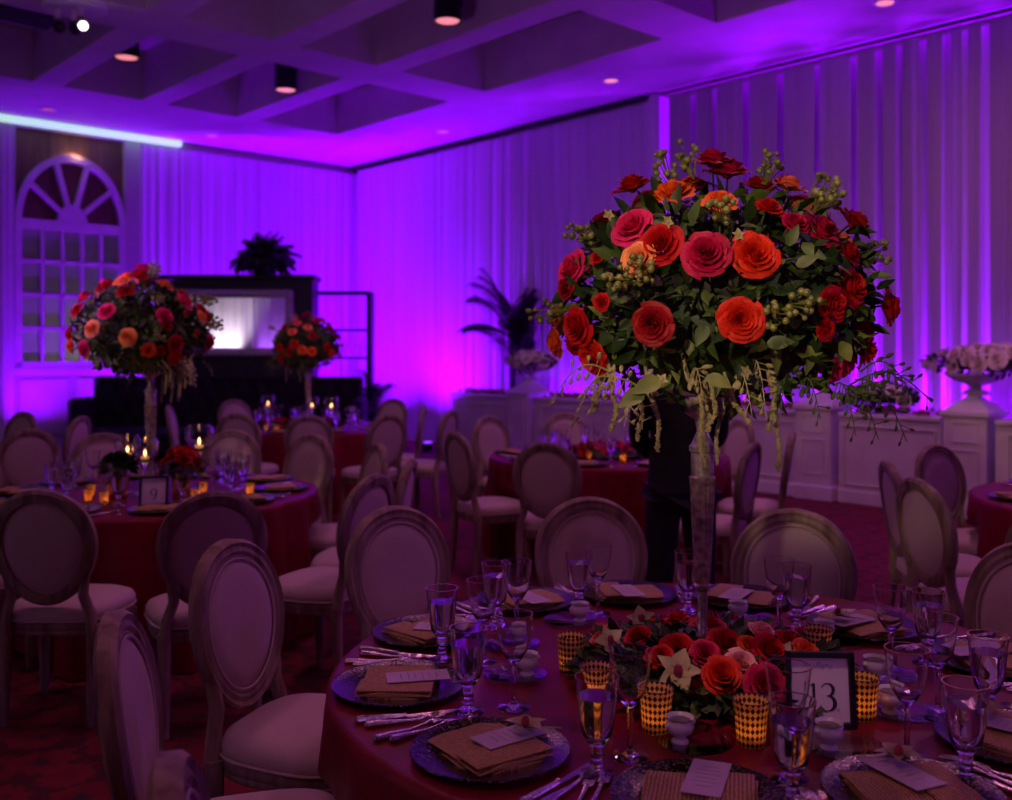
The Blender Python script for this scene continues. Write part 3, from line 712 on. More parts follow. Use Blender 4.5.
# ------------------------------------------------------------------ chair
def make_chair():
    t = thing('dining_chair', 'chair', 'chair', group=None)
    tilt = .15
    def bk(x, z, y=0):      # point on the back plane: z height, y toward the front
        if z > .5: x = x*(1+.10*(z-.755)/.24)
        return Vector((x, -.205-(z-.46)*tilt+y+.28*x*x, z))
    # oval frame
    prof = [(-.024,-.020),(-.024,.014),(-.010,.022),(.004,.017),(.016,.024),(.026,.012),(.026,-.014),(.010,-.024)]
    N = 44; f = MB(); vs = []; fs = []
    cz, rx, rz_ = .755, .195, .222
    for i in range(N):
        a = 2*PI*i/N; c, s_ = math.cos(a), math.sin(a)
        nx, nz = c*rz_, s_*rx; l = math.hypot(nx, nz); nx /= l; nz /= l
        for (w, d) in prof:
            x, z = rx*c+nx*w, cz+rz_*s_+nz*w; vs.append(bk(x, z, d))
    K = len(prof)
    for i in range(N):
        j = (i+1) % N
        for k in range(K): q = (k+1) % K; fs.append([i*K+k, j*K+k, j*K+q, i*K+q])
    f.add(vs, fs)
    for s_ in (-1, 1):   # side posts curving into the oval
        f.tube([bk(s_*.178,.655), bk(s_*.168,.60), bk(s_*.165,.55), Vector((s_*.178,-.205,.47)), Vector((s_*.185,-.205,.40))], [.018,.024,.024,.024,.026], 10, sx=.9)
    f.build('back_frame', M['wood'], t)
    def oval_pad(y0, dome, scale=1):
        m = MB(); P = [bk(0, cz, y0+dome)]; rings = 6; n = 36
        for r in range(1, rings+1):
            q = r/rings
            for i in range(n):
                a = 2*PI*i/n; x, z = (rx-.02)*scale*q*math.cos(a), cz+(rz_-.02)*scale*q*math.sin(a)
                P.append(bk(x, z, y0+dome*(1-q**7)))
        fs = [[0, 1+i, 1+(i+1) % n] for i in range(n)]
        for r in range(rings-1):
            for i in range(n):
                j = (i+1) % n; fs.append([1+r*n+i, 1+(r+1)*n+i, 1+(r+1)*n+j, 1+r*n+j])
        m.add(P, fs); return m
    pad = oval_pad(.004, .026); pad.build('back_pad', M['linen'], t)
    pb = oval_pad(-.006, -.014); pb.build('rear_panel', M['linen'], t)
    pp = MB()
    for (sc, yy) in ((.99, .012), (.945, .019)):
        n = 36; pp.tube([bk((rx-.02)*sc*math.cos(2*PI*i/n), cz+(rz_-.02)*sc*math.sin(2*PI*i/n), yy) for i in range(n+1)], .0042, 6, cap=False)
    pp.build('piping', M['linen'], t)
    # seat: rounded trapezoid
    def outline(s_, n=40):
        pts = []
        for i in range(n):
            a = 2*PI*i/n; c, sn = math.cos(a), math.sin(a); e = .55
            x = math.copysign(abs(c)**e, c); y = math.copysign(abs(sn)**e, sn)
            wx = .235+.02*y; pts.append((x*wx*s_, y*.215*s_+(.022*(1-x*x) if y > 0 else 0)))
        return pts
    def stack(layers):
        m = MB(); n = 40; vs = []; fs = []
        for (s_, z) in layers: vs += [(x, y, z) for (x, y) in outline(s_)]
        for k in range(len(layers)-1):
            for i in range(n): j = (i+1) % n; fs.append([k*n+i, k*n+j, (k+1)*n+j, (k+1)*n+i])
        fs.append(list(range(n))[::-1]); fs.append(list(range((len(layers)-1)*n, len(layers)*n))); return m.add(vs, fs)
    stack([(.9,.375),(.96,.376),(.975,.385),(.965,.395),(.985,.402),(.985,.425),(.97,.432)]).build('seat_rail', M['wood'], t)
    stack([(.975,.430),(1.0,.445),(.995,.465),(.95,.485),(.82,.499),(.55,.508),(.2,.511),(.02,.512)]).build('seat', M['linen'], t)
    m = MB(); m.tube([(x, y, .435) for (x, y) in outline(1.0)+[outline(1.0)[0]]], .0045, 6, cap=False); m.build('piping', M['linen'], t)
    for sx in (-1, 1):
        m = MB(); m.lathe([(.015,0),(.019,.006),(.015,.03),(.019,.05),(.026,.27),(.021,.29),(.029,.305),(.021,.325),(.029,.34),(.029,.40)], 14, (sx*.198,.165,0), .06, 7); m.build('leg', M['wood'], t)
        m = MB(); m.tube([(sx*.185,-.23,0), (sx*.185,-.213,.05), (sx*.185,-.20,.28), (sx*.185,-.197,.30), (sx*.185,-.197,.42)], [.016,.019,.024,.027,.027], 12); m.build('leg', M['wood'], t)
    return t
chair = Proto(make_chair())
TABLES = {'T1': ((.5, 2.52), .95), 'T9': ((-2.05, 5.65), .95), 'TB': ((-2.1, 10.4), .95), 'TC': ((.8, 7.65), .93), 'TR': ((3.55, 5.3), .95), 'TL': ((-5.6, 8.4), .95)}
press = {k: [] for k in TABLES}
def put_chair(x, y, tb, label, yaw=0, face=None, group=None, mind=None):
    (cx, cy), R = TABLES[tb]
    if face is None: d = Vector((cx-x, cy-y)).normalized()
    else: d = Vector(face).normalized()
    a = math.atan2(d.y, d.x)+math.radians(yaw); d = Vector((math.cos(a), math.sin(a)))
    c = Vector((x, y))+d*.285
    chair.put((c.x, c.y, 0), a-PI/2, label, group or GROUPS[tb])
    press[tb].append((c, d))
GROUPS = {'T1': 'oval back chairs around the number 13 table', 'T9': 'oval back chairs around the number 9 table', 'TB': 'oval back chairs around the far left table', 'TC': 'oval back chairs around the middle table', 'TR': 'oval back chairs around the right hand table', 'TL': 'oval back chairs at the left edge'}
put_chair(-.42, 3.62, 'T1', 'oval back chair seen from the front at the far left of the number 13 table')
put_chair(.325, 3.85, 'T1', 'oval back chair at the far side of the near table, left of the vase')
put_chair(1.05, 3.56, 'T1', 'oval back chair at the far side of the near table, right of the vase')
put_chair(1.60, 2.95, 'T1', 'oval back chair cut by the right edge of the picture')
put_chair(-.85, 2.98, 'T1', 'oval back chair with tall purple back and full seat, left of the near table')
put_chair(-.865, 2.15, 'T1', 'oval back chair seen nearly edge on with a worn wooden side', yaw=-4)
put_chair(-.475, 1.37, 'T1', 'oval back chair whose top rail just shows at the bottom left corner', face=(1,.28))
put_chair(-1.93, 4.05, 'T9', 'oval back chair seen squarely from behind at the left, number 9 table', yaw=0, face=(.02,1))
put_chair(-1.19, 4.0, 'T9', 'oval back chair turned left behind the tall purple one, number 9 table', face=(-.45,1))
put_chair(-.61, 4.56, 'T9', 'oval back chair in side view with its seat facing left', face=(-1,.45))
put_chair(-.50, 5.2, 'T9', 'thin edge on oval back chair right of the number 9 table', face=(-1,.05))
put_chair(-.78, 6.05, 'T9', 'oval back chair with lit front panel behind the side view chair', face=(-.85,-.4))
put_chair(-1.33, 6.75, 'T9', 'oval back chair facing the camera at the right of table number 9')
put_chair(-1.98, 7.1, 'T9', 'candle lit cream oval back chair behind the red flowers')
put_chair(-2.82, 6.85, 'T9', 'oval back chair behind the green potted table plant')
put_chair(-2.78, 4.6, 'T9', 'oval back chair whose seat corner shows at the left picture edge')
put_chair(-3.38, 6.2, 'T9', 'oval back chair at the left picture edge beside the number 9 table', yaw=10)
put_chair(-3.5, 7.2, 'TL', 'dark framed oval back chair seen from behind at the left edge', face=(-.7,.9))
put_chair(-4.52, 9.2, 'TL', 'oval back chair in front of the panel below the arched window', face=(-.5,-.9))
put_chair(-3.72, 8.6, 'TL', 'leaning side view oval back chair left of the sofa', face=(-1,.05))
put_chair(-3.55, 10.3, 'TB', 'leaning edge on oval back chair in front of the sofa', yaw=6)
put_chair(-3.2, 11.5, 'TB', 'pale oval back chair just left of the far left table')
put_chair(-2.46, 8.95, 'TB', 'oval back chair seen from behind in front of the far left table', yaw=5)
put_chair(-1.75, 8.7, 'TB', 'oval back chair with its back to us below the small far bouquet')
put_chair(-1.05, 8.8, 'TB', 'dark oval back chair right of the far left table', yaw=8)
put_chair(-1.33, 11.65, 'TB', 'pale oval back chair in front of the low dark plant')
put_chair(-.84, 10.1, 'TB', 'oval back chair in side view with violet lit seat near the corner', face=(-1,-.05))
put_chair(-.52, 9.4, 'TB', 'narrow dark oval back chair next to the white half wall end', face=(-1,.35))
put_chair(-.36, 6.9, 'TC', 'oval back chair seen from behind left of the middle table', yaw=-4)
put_chair(-.16, 8.6, 'TC', 'dark rimmed oval back chair before the white panelled half wall')
put_chair(.25, 6.15, 'TC', 'oval back chair seen from behind in front of the middle table', yaw=8)
put_chair(.54, 9.05, 'TC', 'oval back chair at the far side of the middle table')
put_chair(1.35, 8.95, 'TC', 'oval back chair behind the person in black')
put_chair(1.95, 8.1, 'TC', 'pale oval back chair right of the gold vase, farthest right at the middle table')
put_chair(1.56, 6.15, 'TC', 'oval back chair seen from behind, just right of the vase stem', face=(-1,.55))
put_chair(2.02, 6.9, 'TC', 'slanted side view oval back chair before the white post', face=(-1,.3))
put_chair(1.98, 5.1, 'TR', 'edge on oval back chair behind the wide one at right', face=(1,-.14))
put_chair(1.85, 4.42, 'TR', 'large dark oval back chair seen from behind, right of centre', face=(1,.13))
put_chair(2.62, 6.0, 'TR', 'oval back chair with its front to us at the right hand table', face=(.5,-.87))
put_chair(2.12, 3.7, 'TR', 'dark chair back cut by the right edge above the near chair', face=(.6,.9))

# ------------------------------------------------------------------ tables
def make_table(key, label):
    (cx, cy), R = TABLES[key]; rnd = random.Random(key)
    t = thing('round_table', label, 'table', (cx, cy, 0))
    MB().lathe([(.05,.02),(.3,.02),(.3,.04),(.05,.06),(.04,.7),(.2,.73),(R-.02,.73),(R-.02,.745),(.05,.745)], 40).build('tabletop', M['wood'], t)
    n = 180; m = MB(); P = []; zs = [.76, .7585, .75, .735, .70, .6, .5, .4, .25, .1, .012]; rings = [.25*R, .6*R, .9*R]
    k1 = rnd.choice((19, 21, 23)); p1, p2 = rnd.uniform(0, 6), rnd.uniform(0, 6)
    rows = []
    for r in rings: rows.append([(r, .76)]*n)
    for j, z in enumerate(zs):
        row = []
        for i in range(n):
            a = 2*PI*i/n; t_ = (.76-z)/.76
            base = {0: R-.022, 1: R-.012, 2: R-.003}.get(j, R+.03*t_)
            fold = .035*min(1, t_*1.6)*(math.sin(k1*a+p1)+.5*math.sin(2.3*k1*a*1.0 if False else 37*a+p2)+.4*math.sin(9*a))
            r = base+max(-.02, fold)*1.0
            if z < .56:
                dv = Vector((math.cos(a), math.sin(a)))
                for (c, d) in press[key]:
                    # chair footprint seen from the table centre
                    rel = c-Vector((cx, cy)); side = Vector((-d.y, d.x)); best = None
                    den = dv.dot(d)
                    if den < -.2:
                        front = rel+d*.262; s_ = front.dot(d)/den
                        lat = abs((dv*s_-front).dot(side))
                        if lat < .40: lim = s_-.0 + max(0, lat-.27)*1.2; r = min(r, max(.5, lim))
            row.append((r, z))
        rows.append(row)
    vs = [(0,0,.76)]
    for row in rows:
        for i, (r, z) in enumerate(row): a = 2*PI*i/n; vs.append((r*math.cos(a), r*math.sin(a), z))
    fs = [[0, 1+i, 1+(i+1) % n] for i in range(n)]
    for k in range(len(rows)-1):
        for i in range(n): j = (i+1) % n; fs.append([1+k*n+i, 1+(k+1)*n+i, 1+(k+1)*n+j, 1+k*n+j])
    m.add(vs, fs); m.build('tablecloth', M['cloth'], t, sharp=80)
make_table('T1', 'round table under a crimson cloth in the foreground, numbered 13')
make_table('T9', 'round crimson clothed table at the left, numbered 9')
make_table('TB', 'small far round table with crimson cloth before the black sofa')
make_table('TC', 'round crimson clothed table in the middle distance behind the near chairs')
make_table('TR', 'crimson clothed table cut by the right picture edge')
ZT = .761
def PT(x, y, z=ZT):      # table point under an image position
    Y = (1.58-z)*980/(y-350); return Vector(((x-506)/980*Y, Y, z))

# ------------------------------------------------------------------ table ware prototypes
def shell(prof_out, prof_in): return prof_out+prof_in[::-1]
def make_goblet():
    t = thing('water_goblet', 'goblet', 'glass')
    out = [(.001,0),(.036,.0),(.037,.003),(.02,.008),(.010,.014),(.011,.020),(.0145,.026),(.0105,.032),(.0145,.038),(.0105,.044),(.014,.050),(.012,.057),(.020,.066),(.029,.082),(.034,.105),(.0375,.140),(.041,.178),(.0425,.190)]
    inn = [(.001,.066),(.012,.068),(.026,.084),(.0315,.106),(.0352,.140),(.0388,.178),(.0408,.190)]
    m = MB(); m.lathe(out+inn[::-1], 36, (0,0,0), cap=False); m.build('bowl', M['glass'], t, sharp=60)
    w = MB(); w.lathe([(.001,.0675),(.0118,.0695),(.0255,.0845),(.0309,.1062),(.0345,.140),(.0358,.155),(.001,.155)], 32, cap=False); w.build('water', M['water'], t, sharp=50)
    r = MB(); r.lathe([(.0408,.1898),(.0428,.1898),(.0428,.1915),(.0408,.1915),(.0408,.1898)], 36, cap=False); r.build('gold_rim', M['gold'], t)
    return t
def make_wine():
    t = thing('wine_glass', 'wine glass', 'glass')
    out = [(.001,0),(.037,.0),(.038,.002),(.015,.007),(.006,.014),(.0052,.045),(.0075,.070),(.0055,.085),(.008,.094),(.006,.100),(.018,.112),(.032,.135),(.038,.165),(.0425,.205),(.0435,.215)]
    inn = [(.001,.108),(.015,.114),(.030,.136),(.0365,.165),(.041,.205),(.042,.215)]
    MB().lathe(out+inn[::-1], 36, cap=False).build('bowl', M['glass'], t, sharp=60)
    MB().lathe([(.042,.2148),(.0438,.2148),(.0438,.2165),(.042,.2165),(.042,.2148)], 36, cap=False).build('gold_rim', M['gold'], t)
    return t
goblet = Proto(make_goblet()); wine = Proto(make_wine())
def make_charger():
    t = thing('charger_plate', 'plate', 'plate')
    MB().lathe([(.001,.0),(.09,.0),(.10,.004),(.155,.014),(.160,.017),(.158,.019),(.10,.010),(.095,.007),(.001,.007)], 56, cap=False).build('dish', M['charger'], t)
    MB().lathe([(.157,.0155),(.1615,.0165),(.1605,.0195),(.157,.0185),(.157,.0155)], 56, cap=False).build('rim', M['charger'], t)
    return t
charger = Proto(make_charger())
def make_saucer():
    m = MB(); m.lathe([(.001,.0),(.045,.0),(.05,.003),(.08,.009),(.0815,.011),(.05,.006),(.001,.003)], 40, cap=False)
    return tag(m.build('bread_plate', M['glass']), 'plate', 'plate')
saucer = Proto(make_saucer())
def make_cup():
    t = thing('butter_cup', 'cup', 'cup')
    MB().lathe([(.001,0),(.018,.0),(.018,.004),(.012,.009),(.014,.013),(.026,.022),(.030,.033),(.027,.043),(.024,.047),(.027,.052),(.029,.053),(.026,.050),(.022,.047),(.024,.038),(.001,.036)], 28, cap=False).build('bowl', M['china'], t)
    MB().lathe([(.001,.044),(.015,.043),(.0215,.041)], 20, cap=False).build('herb_butter', M['butter'], t)
    m = MB()
    for s_ in (-1, 1): m.ball((s_*.031,0,.038), .006, 8, 6)
    m.build('handle', M['china'], t)
    return t
cup = Proto(make_cup())
def make_fork():
    m = MB(); m.tube([(0,-.10,.004),(0,-.095,.006),(0,-.06,.006),(0,-.01,.004),(0,.02,.006),(0,.045,.009)], [.004,.008,.006,.0035,.003,.005], 8, sx=1.3)
    m.box((0,.056,.0085), (.022,.022,.003), .001)
    for k in range(4): m.tube([(-.009+.006*k,.06,.009), (-.009+.006*k,.085,.007), (-.008+.0053*k,.104,.004)], [.0017,.0015,.0009], 6)
    return tag(m.build('fork', M['flatware']), 'fork', 'fork')
def make_knife():
    m = MB(); m.tube([(0,-.115,.005),(0,-.11,.007),(0,-.07,.007),(0,-.01,.005),(0,.0,.006)], [.004,.009,.0075,.005,.006], 8, sx=1.2)
    t = tag(m.build('knife', M['flatware']), 'knife', 'knife')
    b = MB(); vs = []
    for (y, w) in ((0,.006),(.03,.010),(.08,.011),(.105,.007),(.115,.001)): vs += [(-.004,y,.003),(w,y,.003),(w*.9,y,.0045),(-.004,y,.006)]
    fs = []
    for k in range(4):
        for i in range(4): j = (i+1) % 4; fs.append([k*4+i, k*4+j, (k+1)*4+j, (k+1)*4+i])
    fs += [[0,3,2,1],[16,17,18,19]]; b.add(vs, fs); b.build('blade', M['flatware'], t); return t
def make_spoon():
    m = MB(); m.tube([(0,-.095,.004),(0,-.09,.006),(0,-.05,.006),(0,.0,.004),(0,.03,.006),(0,.04,.008)], [.004,.008,.006,.0035,.003,.004], 8, sx=1.3)
    n = 14; P = []
    for i in range(5):
        q = i/4
        for k in range(n):
            a = 2*PI*k/n; P.append((.019*q*math.cos(a), .062+.027*q*math.sin(a), .003+.008*q*q))
    fs = []
    for i in range(4):
        for k in range(n): j = (k+1) % n; fs.append([i*n+k, (i+1)*n+k, (i+1)*n+j, i*n+j])
    m.add(P, fs); return tag(m.build('spoon', M['flatware']), 'spoon', 'spoon')
fork, knife, spoon = Proto(make_fork()), Proto(make_knife()), Proto(make_spoon())
def make_napkin():
    m = MB(); n = 14
    for L, (w, l, z) in enumerate(((.180,.205,.0), (.177,.203,.009))):
        # folded layer with soft bulges: closed slab
        P = []
        for i in range(n+1):
            for j in range(n+1):
                x, y = -w/2+w*i/n, -l/2+l*j/n; e = min(1, min(i, n-i)*1.4/ n*3)
                P.append((x+.0015*math.sin(30*y+L), y+.0015*math.sin(x*40+L), z+.0075*(min(1, 4*min(i, n-i)/n))+.0012*math.sin(x*60+y*45+L)))
        m.grid(P, n+1, n+1)
        Q = [(x, y, z+.0005) for (x, y, _) in P]; o = len(m.v)-len(P); m.grid(Q, n+1, n+1); q = o+len(P); N = n+1
        edge = [(0, j) for j in range(N)]+[(i, n) for i in range(1, N)]+[(n, j) for j in range(n-1, -1, -1)]+[(i, 0) for i in range(n-1, 0, -1)]
        for k in range(len(edge)):
            a_, b_ = edge[k], edge[(k+1) % len(edge)]; f = [o+a_[0]*N+a_[1], o+b_[0]*N+b_[1], q+b_[0]*N+b_[1], q+a_[0]*N+a_[1]]; m.f.append(f); m.mi.append(0)
    # raised wrap band across the napkin
    m.box((0,-.055,.019), (.178,.085,.005), .0025)
    return tag(m.build('napkin', M['burlap'], sharp=50), 'napkin', 'napkin')
napkin = Proto(make_napkin())
def ribbon(m, pts, wid, z0, z1):
    P = [Vector((x, y)) for (x, y) in pts]; vs = []; n = len(P)
    for k in range(n):
        t = (P[min(k+1, n-1)]-P[max(k-1, 0)]).normalized(); nn = Vector((-t.y, t.x))*wid[k]/2
        for z in (z0, z1): vs += [(P[k].x-nn.x, P[k].y-nn.y, z), (P[k].x+nn.x, P[k].y+nn.y, z)]
    fs = []
    for k in range(n-1):
        a, b = k*4, (k+1)*4; fs += [[a,a+1,b+1,b],[a+2,b+2,b+3,a+3],[a,b,b+2,a+2],[a+1,a+3,b+3,b+1]]
    fs += [[0,2,3,1],[(n-1)*4,(n-1)*4+1,(n-1)*4+3,(n-1)*4+2]]
    m.add(vs, fs)
def make_card():
    t = tag(MB().box((0,0,.001), (.072,.15,.0014)).build('menu_card', M['card'], smooth=False), 'card', 'card')
    m = MB()
    for r, y in enumerate((.045, .028, .012, -.006, -.022, -.04)):
        L = (.03,.045,.05,.038,.05,.034)[r]; n = 26
        ribbon(m, [(-L/2+L*k/n, y+.0018*math.sin(k*1.9+r)) for k in range(n+1)], [.0009]*(n+1), .0018, .0021)
    # the lines run across the card
    m.build('script_lines', M['greyink'], t, smooth=False)
    return t
card = Proto(make_card())
def make_orchid():
    m = MB(); orchid_mesh(m, (0,0,.012), .045, (0,0,1)); m.tube([(0,0,.012), (.03,-.03,.006), (.05,-.055,.004)], [.003,.0025,.002], 6)
    return tag(m.build('orchid_bloom', [M['orchid'], M['orchidp']]), 'orchid', 'flower')
orchid = Proto(make_orchid())
def make_votive():
    t = thing('votive_candle', 'votive', 'candle')
    prof = [(.001,.0),(.029,.0),(.030,.004),(.031,.03),(.033,.06),(.036,.082),(.0385,.094)]
    inn = [(.0365,.094),(.034,.082),(.031,.06),(.029,.03),(.028,.006),(.001,.004)]
    n = 48; m = MB(); me = None
    m.lathe(prof+inn, n, cap=False)
    o = m.build('holder', M['votive'], t)
    uvl = o.data.uv_layers.new(name='UVMap'); 
    for poly in o.data.polygons:
        ang = [math.atan2(o.data.vertices[o.data.loops[li].vertex_index].co.y, o.data.vertices[o.data.loops[li].vertex_index].co.x)/(2*PI) % 1 for li in poly.loop_indices]
        if max(ang)-min(ang) > .5: ang = [a+1 if a < .5 else a for a in ang]
        for li, a in zip(poly.loop_indices, ang): uvl.data[li].uv = (a, o.data.vertices[o.data.loops[li].vertex_index].co.z/.094)
    MB().lathe([(.001,.006),(.020,.006),(.020,.024),(.001,.024)], 16).build('wax', M['wax'], t)
    MB().lathe([(.0005,.028),(.004,.034),(.0035,.041),(.0004,.054)], 10).build('flame', M['flame'], t)
    return t
votive = Proto(make_votive())
def candle_light(p, e, z=.055):
    lamp('POINT', (p[0], p[1], p[2]+z), e, (1,.42,.10), None, shadow_soft_size=.006, name='candle_glow')

def place_T1(vc, i, name, n_ang=0):
    c0 = Vector((.5, 2.52)); p = Vector((vc[0], vc[1])); inn = (c0-p).normalized(); ang = math.atan2(inn.y, inn.x)-PI/2+math.radians(n_ang)
    lf = Vector((-inn.y, inn.x))
    z = ZT
    if lf is None: pass
    return inn, lf, ang
SET = [  # (px, py, napkin extra angle, phrase)
 (490,756,78,'at the near place left of the water goblet in front'),
 (390,690,77,'at the left edge place of the near table'),
 (412,634,70,'at the far left place of the near table'),
 (522,603,84,'at the far place just left of the flowers'),
 (628,597,90,'at the far place in front of the person in black'),
 (742,601,86,'at the far place just right of the vase'),
 (864,630,75,'at the far right place before the empty gap'),
 (1000,664,80,'at the right edge behind the crowded glasses'),
 (1018,745,82,'at the right edge by the second water goblet'),
 (922,806,78,'at the bottom right place of the near table'),
 (700,808,88,'at the bottom centre place of the near table')]
for i, (x, y, na, ph) in enumerate(SET):
    p = PT(x, y); d = Vector((p.x-.5, p.y-2.52)); 
    if d.length > .775: d = d.normalized()*.775; p.x, p.y = .5+d.x, 2.52+d.y
    inn, lf, ang = place_T1((p.x, p.y), i, ph, 0)
    z = ZT
    charger.put((p.x, p.y, z), 0, 'dark speckled charger plate '+ph, 'charger plates on the near table')
    na_ = ang+math.radians(na)
    napkin.put((p.x, p.y, z+.0085), na_, 'folded golden napkin '+ph, 'golden napkins on the near table')
    off = Vector((math.cos(na_), math.sin(na_)))
    cp = Vector((p.x, p.y))+inn*.045-lf*.012
    card.put((cp.x, cp.y, z+.0325), ang+.08*((i*7) % 5-2), 'white menu card '+ph, 'menu cards on the near table')
    if i in (0, 2, 6, 8, 9):
        op = Vector((p.x, p.y))+inn*.075-lf*.03
        o_ = orchid.put((op.x, op.y, z+.035), 1.0+i, 'pale green orchid '+ph, 'orchid blooms on the napkins')
    for k, rr in enumerate((.185, .212)):
        q = Vector((p.x, p.y))+lf*rr-inn*(.02*k)
        if (q-Vector((.5,2.52))).length < .86:
            fork.put((q.x, q.y, z), ang-.12, ('inner ' if k == 0 else 'outer ')+'silver fork '+ph, 'forks on the near table')
    q = Vector((p.x, p.y))-lf*.185; knife.put((q.x, q.y, z), ang+.1, 'silver knife '+ph, 'knives on the near table')
    q = Vector((p.x, p.y))-lf*.214; spoon.put((q.x, q.y, z), ang+.12, 'silver spoon '+ph, 'spoons on the near table')
# bread plates with butter cups
for (x, y, ph) in ((527,676,'beside the wine glass left of the flowers'), (521,645,'behind the left wine glass'), (580,622,'at the far left of the flower ring'), (738,620,'right behind the vase foot'), (824,641,'right of the orange rose'), (875,680,'just right of the number 13 frame'), (890,714,'under the thin wine glass at right'), (829,750,'in front of the number 13 frame'), (680,744,'before the candle by the dark rose')):
    p = PT(x, y); s_ = 1 if x > 600 else -1
    saucer.put((p.x+.03*s_, p.y, ZT), 0, 'clear bread plate under the butter cup '+ph, 'glass bread plates on the near table')
    cup.put((p.x, p.y, ZT+.0045), .4, 'little white footed butter cup '+ph, 'white butter cups on the near table')
# goblets and wine glasses (foot positions)
for (x, y, ph) in ((468,712,'nearest left, between the two plates'), (442,660,'at the left behind the front one'), (496,628,'at the far left beside the wine glass'), (597,776,'centre front before the candles'), (792,806,'at the bottom centre right overlapping the frame'), (966,784,'at the bottom right'), (988,722,'at the right edge behind the bottom right one'), (797,630,'at the far right of the flowers'), (928,664,'in the cluster at the right'), (579,612,'at the far side before the oval chair'), (688,612,'right beside the gold vase stem')):
    p = PT(x, y); goblet.put(p, 0, 'ring stemmed water goblet '+ph, 'water goblets on the near table')
for (x, y, ph) in ((514,708,'left of centre beside the butter cup'), (483,662,'at the left behind the front goblet'), (517,637,'at the far left near the chair'), (630,757,'centre front beside the goblet'), (788,778,'in front of the number 13 frame'), (907,755,'at the lower right with long stem'), (938,712,'at the right cluster in the middle'), (891,672,'at the right cluster farthest left'), (779,634,'behind the pink cream rose'), (598,614,'at the far side right of the goblet')):
    p = PT(x, y); wine.put(p, 0, 'thin stemmed wine glass '+ph, 'wine glasses on the near table')
for (x, y, ph) in ((656,731,'in front of the green orchid'), (751,744,'left of the number 13 frame'), (571,672,'at the far left of the flowers'), (596,706,'behind the centre goblet'), (862,718,'right behind the number 13 frame'), (818,664,'behind the orange rose')):
    p = PT(x, y); votive.put(p, x*.1, 'harlequin gold votive candle '+ph, 'votive candles on the near table'); candle_light(p, .17, .034)

# number frame
def digit_paths(ch):
    if ch == '1': return [([(-.006,.017),(-.001,.020),(.001,.021)], [.001,.002,.001]), ([(.0,.021),(.0,-.021)], [.0045,.0045]), ([(-.007,-.021),(.007,-.021)], [.0014,.0014])]
    if ch == '3':
        a = [(.0-.010*math.cos(t)*1, .0105+.0105*math.sin(t)) for t in [2.6+0*1 for _ in ()]]
        up = [(.0+.0095*math.cos(t), .0115+.0098*math.sin(t)) for t in [math.radians(165-d) for d in range(0, 260, 12)]]
        lo = [(.0+.0115*math.cos(t), -.0095+.0118*math.sin(t)) for t in [math.radians(95-d) for d in range(0, 270, 12)]]
        wu = [.0012+.0042*max(0, math.cos(math.radians(165-d)))**1.2 for d in range(0, 260, 12)]
        wl = [.0012+.0052*max(0, math.cos(math.radians(95-d)))**1.2 for d in range(0, 270, 12)]
        return [(up, wu), (lo, wl)]
    if ch == '9':
        lp = [(.0+.0105*math.cos(t), .0085+.0125*math.sin(t)) for t in [math.radians(d) for d in range(0, 361, 15)]]
        wl = [.0015+.0035*abs(math.cos(math.radians(d)))**1.5 for d in range(0, 361, 15)]
        tl = [(.0105, .009), (.0105, 0), (.008, -.010), (.002, -.018), (-.006, -.021)]
        return [(lp, wl), (tl, [.005,.005,.0042,.003,.0015])]
def number_frame(loc, rz, digits, label, s=1.0):
    t = thing('number_frame', label, 'table number', loc, rz); t.scale = (s,)*3
    tiltm = Matrix.Rotation(-.16, 4, 'X')
    w, h, bw = .148, .160, .0125
    def fin(mb): mb.v = [tuple(tiltm @ Vector(v)) for v in mb.v]; return mb
    f = MB()
    f.box((0,0,bw/2), (w,.014,bw), .002); f.box((0,0,h-bw/2), (w,.014,bw), .002)
    for s_ in (-1,1): f.box((s_*(w/2-bw/2),0,h/2), (bw,.014,h), .002)
    fin(f).build('frame', M['black'], t, smooth=False)
    MB_ = MB(); MB_.box((0,.004,h/2), (w-.02,.002,h-.02)); fin(MB_).build('card', M['framecard'], t, smooth=False)
    bk = MB(); bk.box((0,.008,h/2), (w-.012,.003,h-.012)); bk.tube([(0,.01,h*.7), (0,.075,.012)], .005, 6)
    fin(bk).build('easel_back', M['black'], t, smooth=False)
    n = MB(); x0 = -(len(digits)-1)*.014
    for k, ch in enumerate(digits):
        for (pts, wd) in digit_paths(ch):
            tmp = MB(); ribbon(tmp, [(x*1.35+x0+.029*k, z*1.35) for (x, z) in pts], [q*1.35 for q in wd], 0, .0008)
            n.add([(x, .0026-zz, h*.40+y) for (x, y, zz) in tmp.v], tmp.f)
    fin(n).build('numeral', M['ink'], t, smooth=False)
    sc = MB(); tmp = MB(); N = 60
    ribbon(tmp, [(-.028+.056*k/N, .004*math.sin(k*.8)+.003*math.sin(k*.31)) for k in range(N+1)], [.0009]*(N+1), 0, .0008)
    ribbon(tmp, [(-.004+.012*k/12, .006+.006*math.sin(k*.5)) for k in range(13)], [.0009]*13, 0, .0008)
    sc.add([(x, .0026-zz, h*.80+y) for (x, y, zz) in tmp.v], tmp.f); fin(sc).build('script_line', M['greyink'], t, smooth=False)
p = PT(822, 728); number_frame(p, -.06, '13', 'black framed table number 13 card beside the flowers', 1.0)

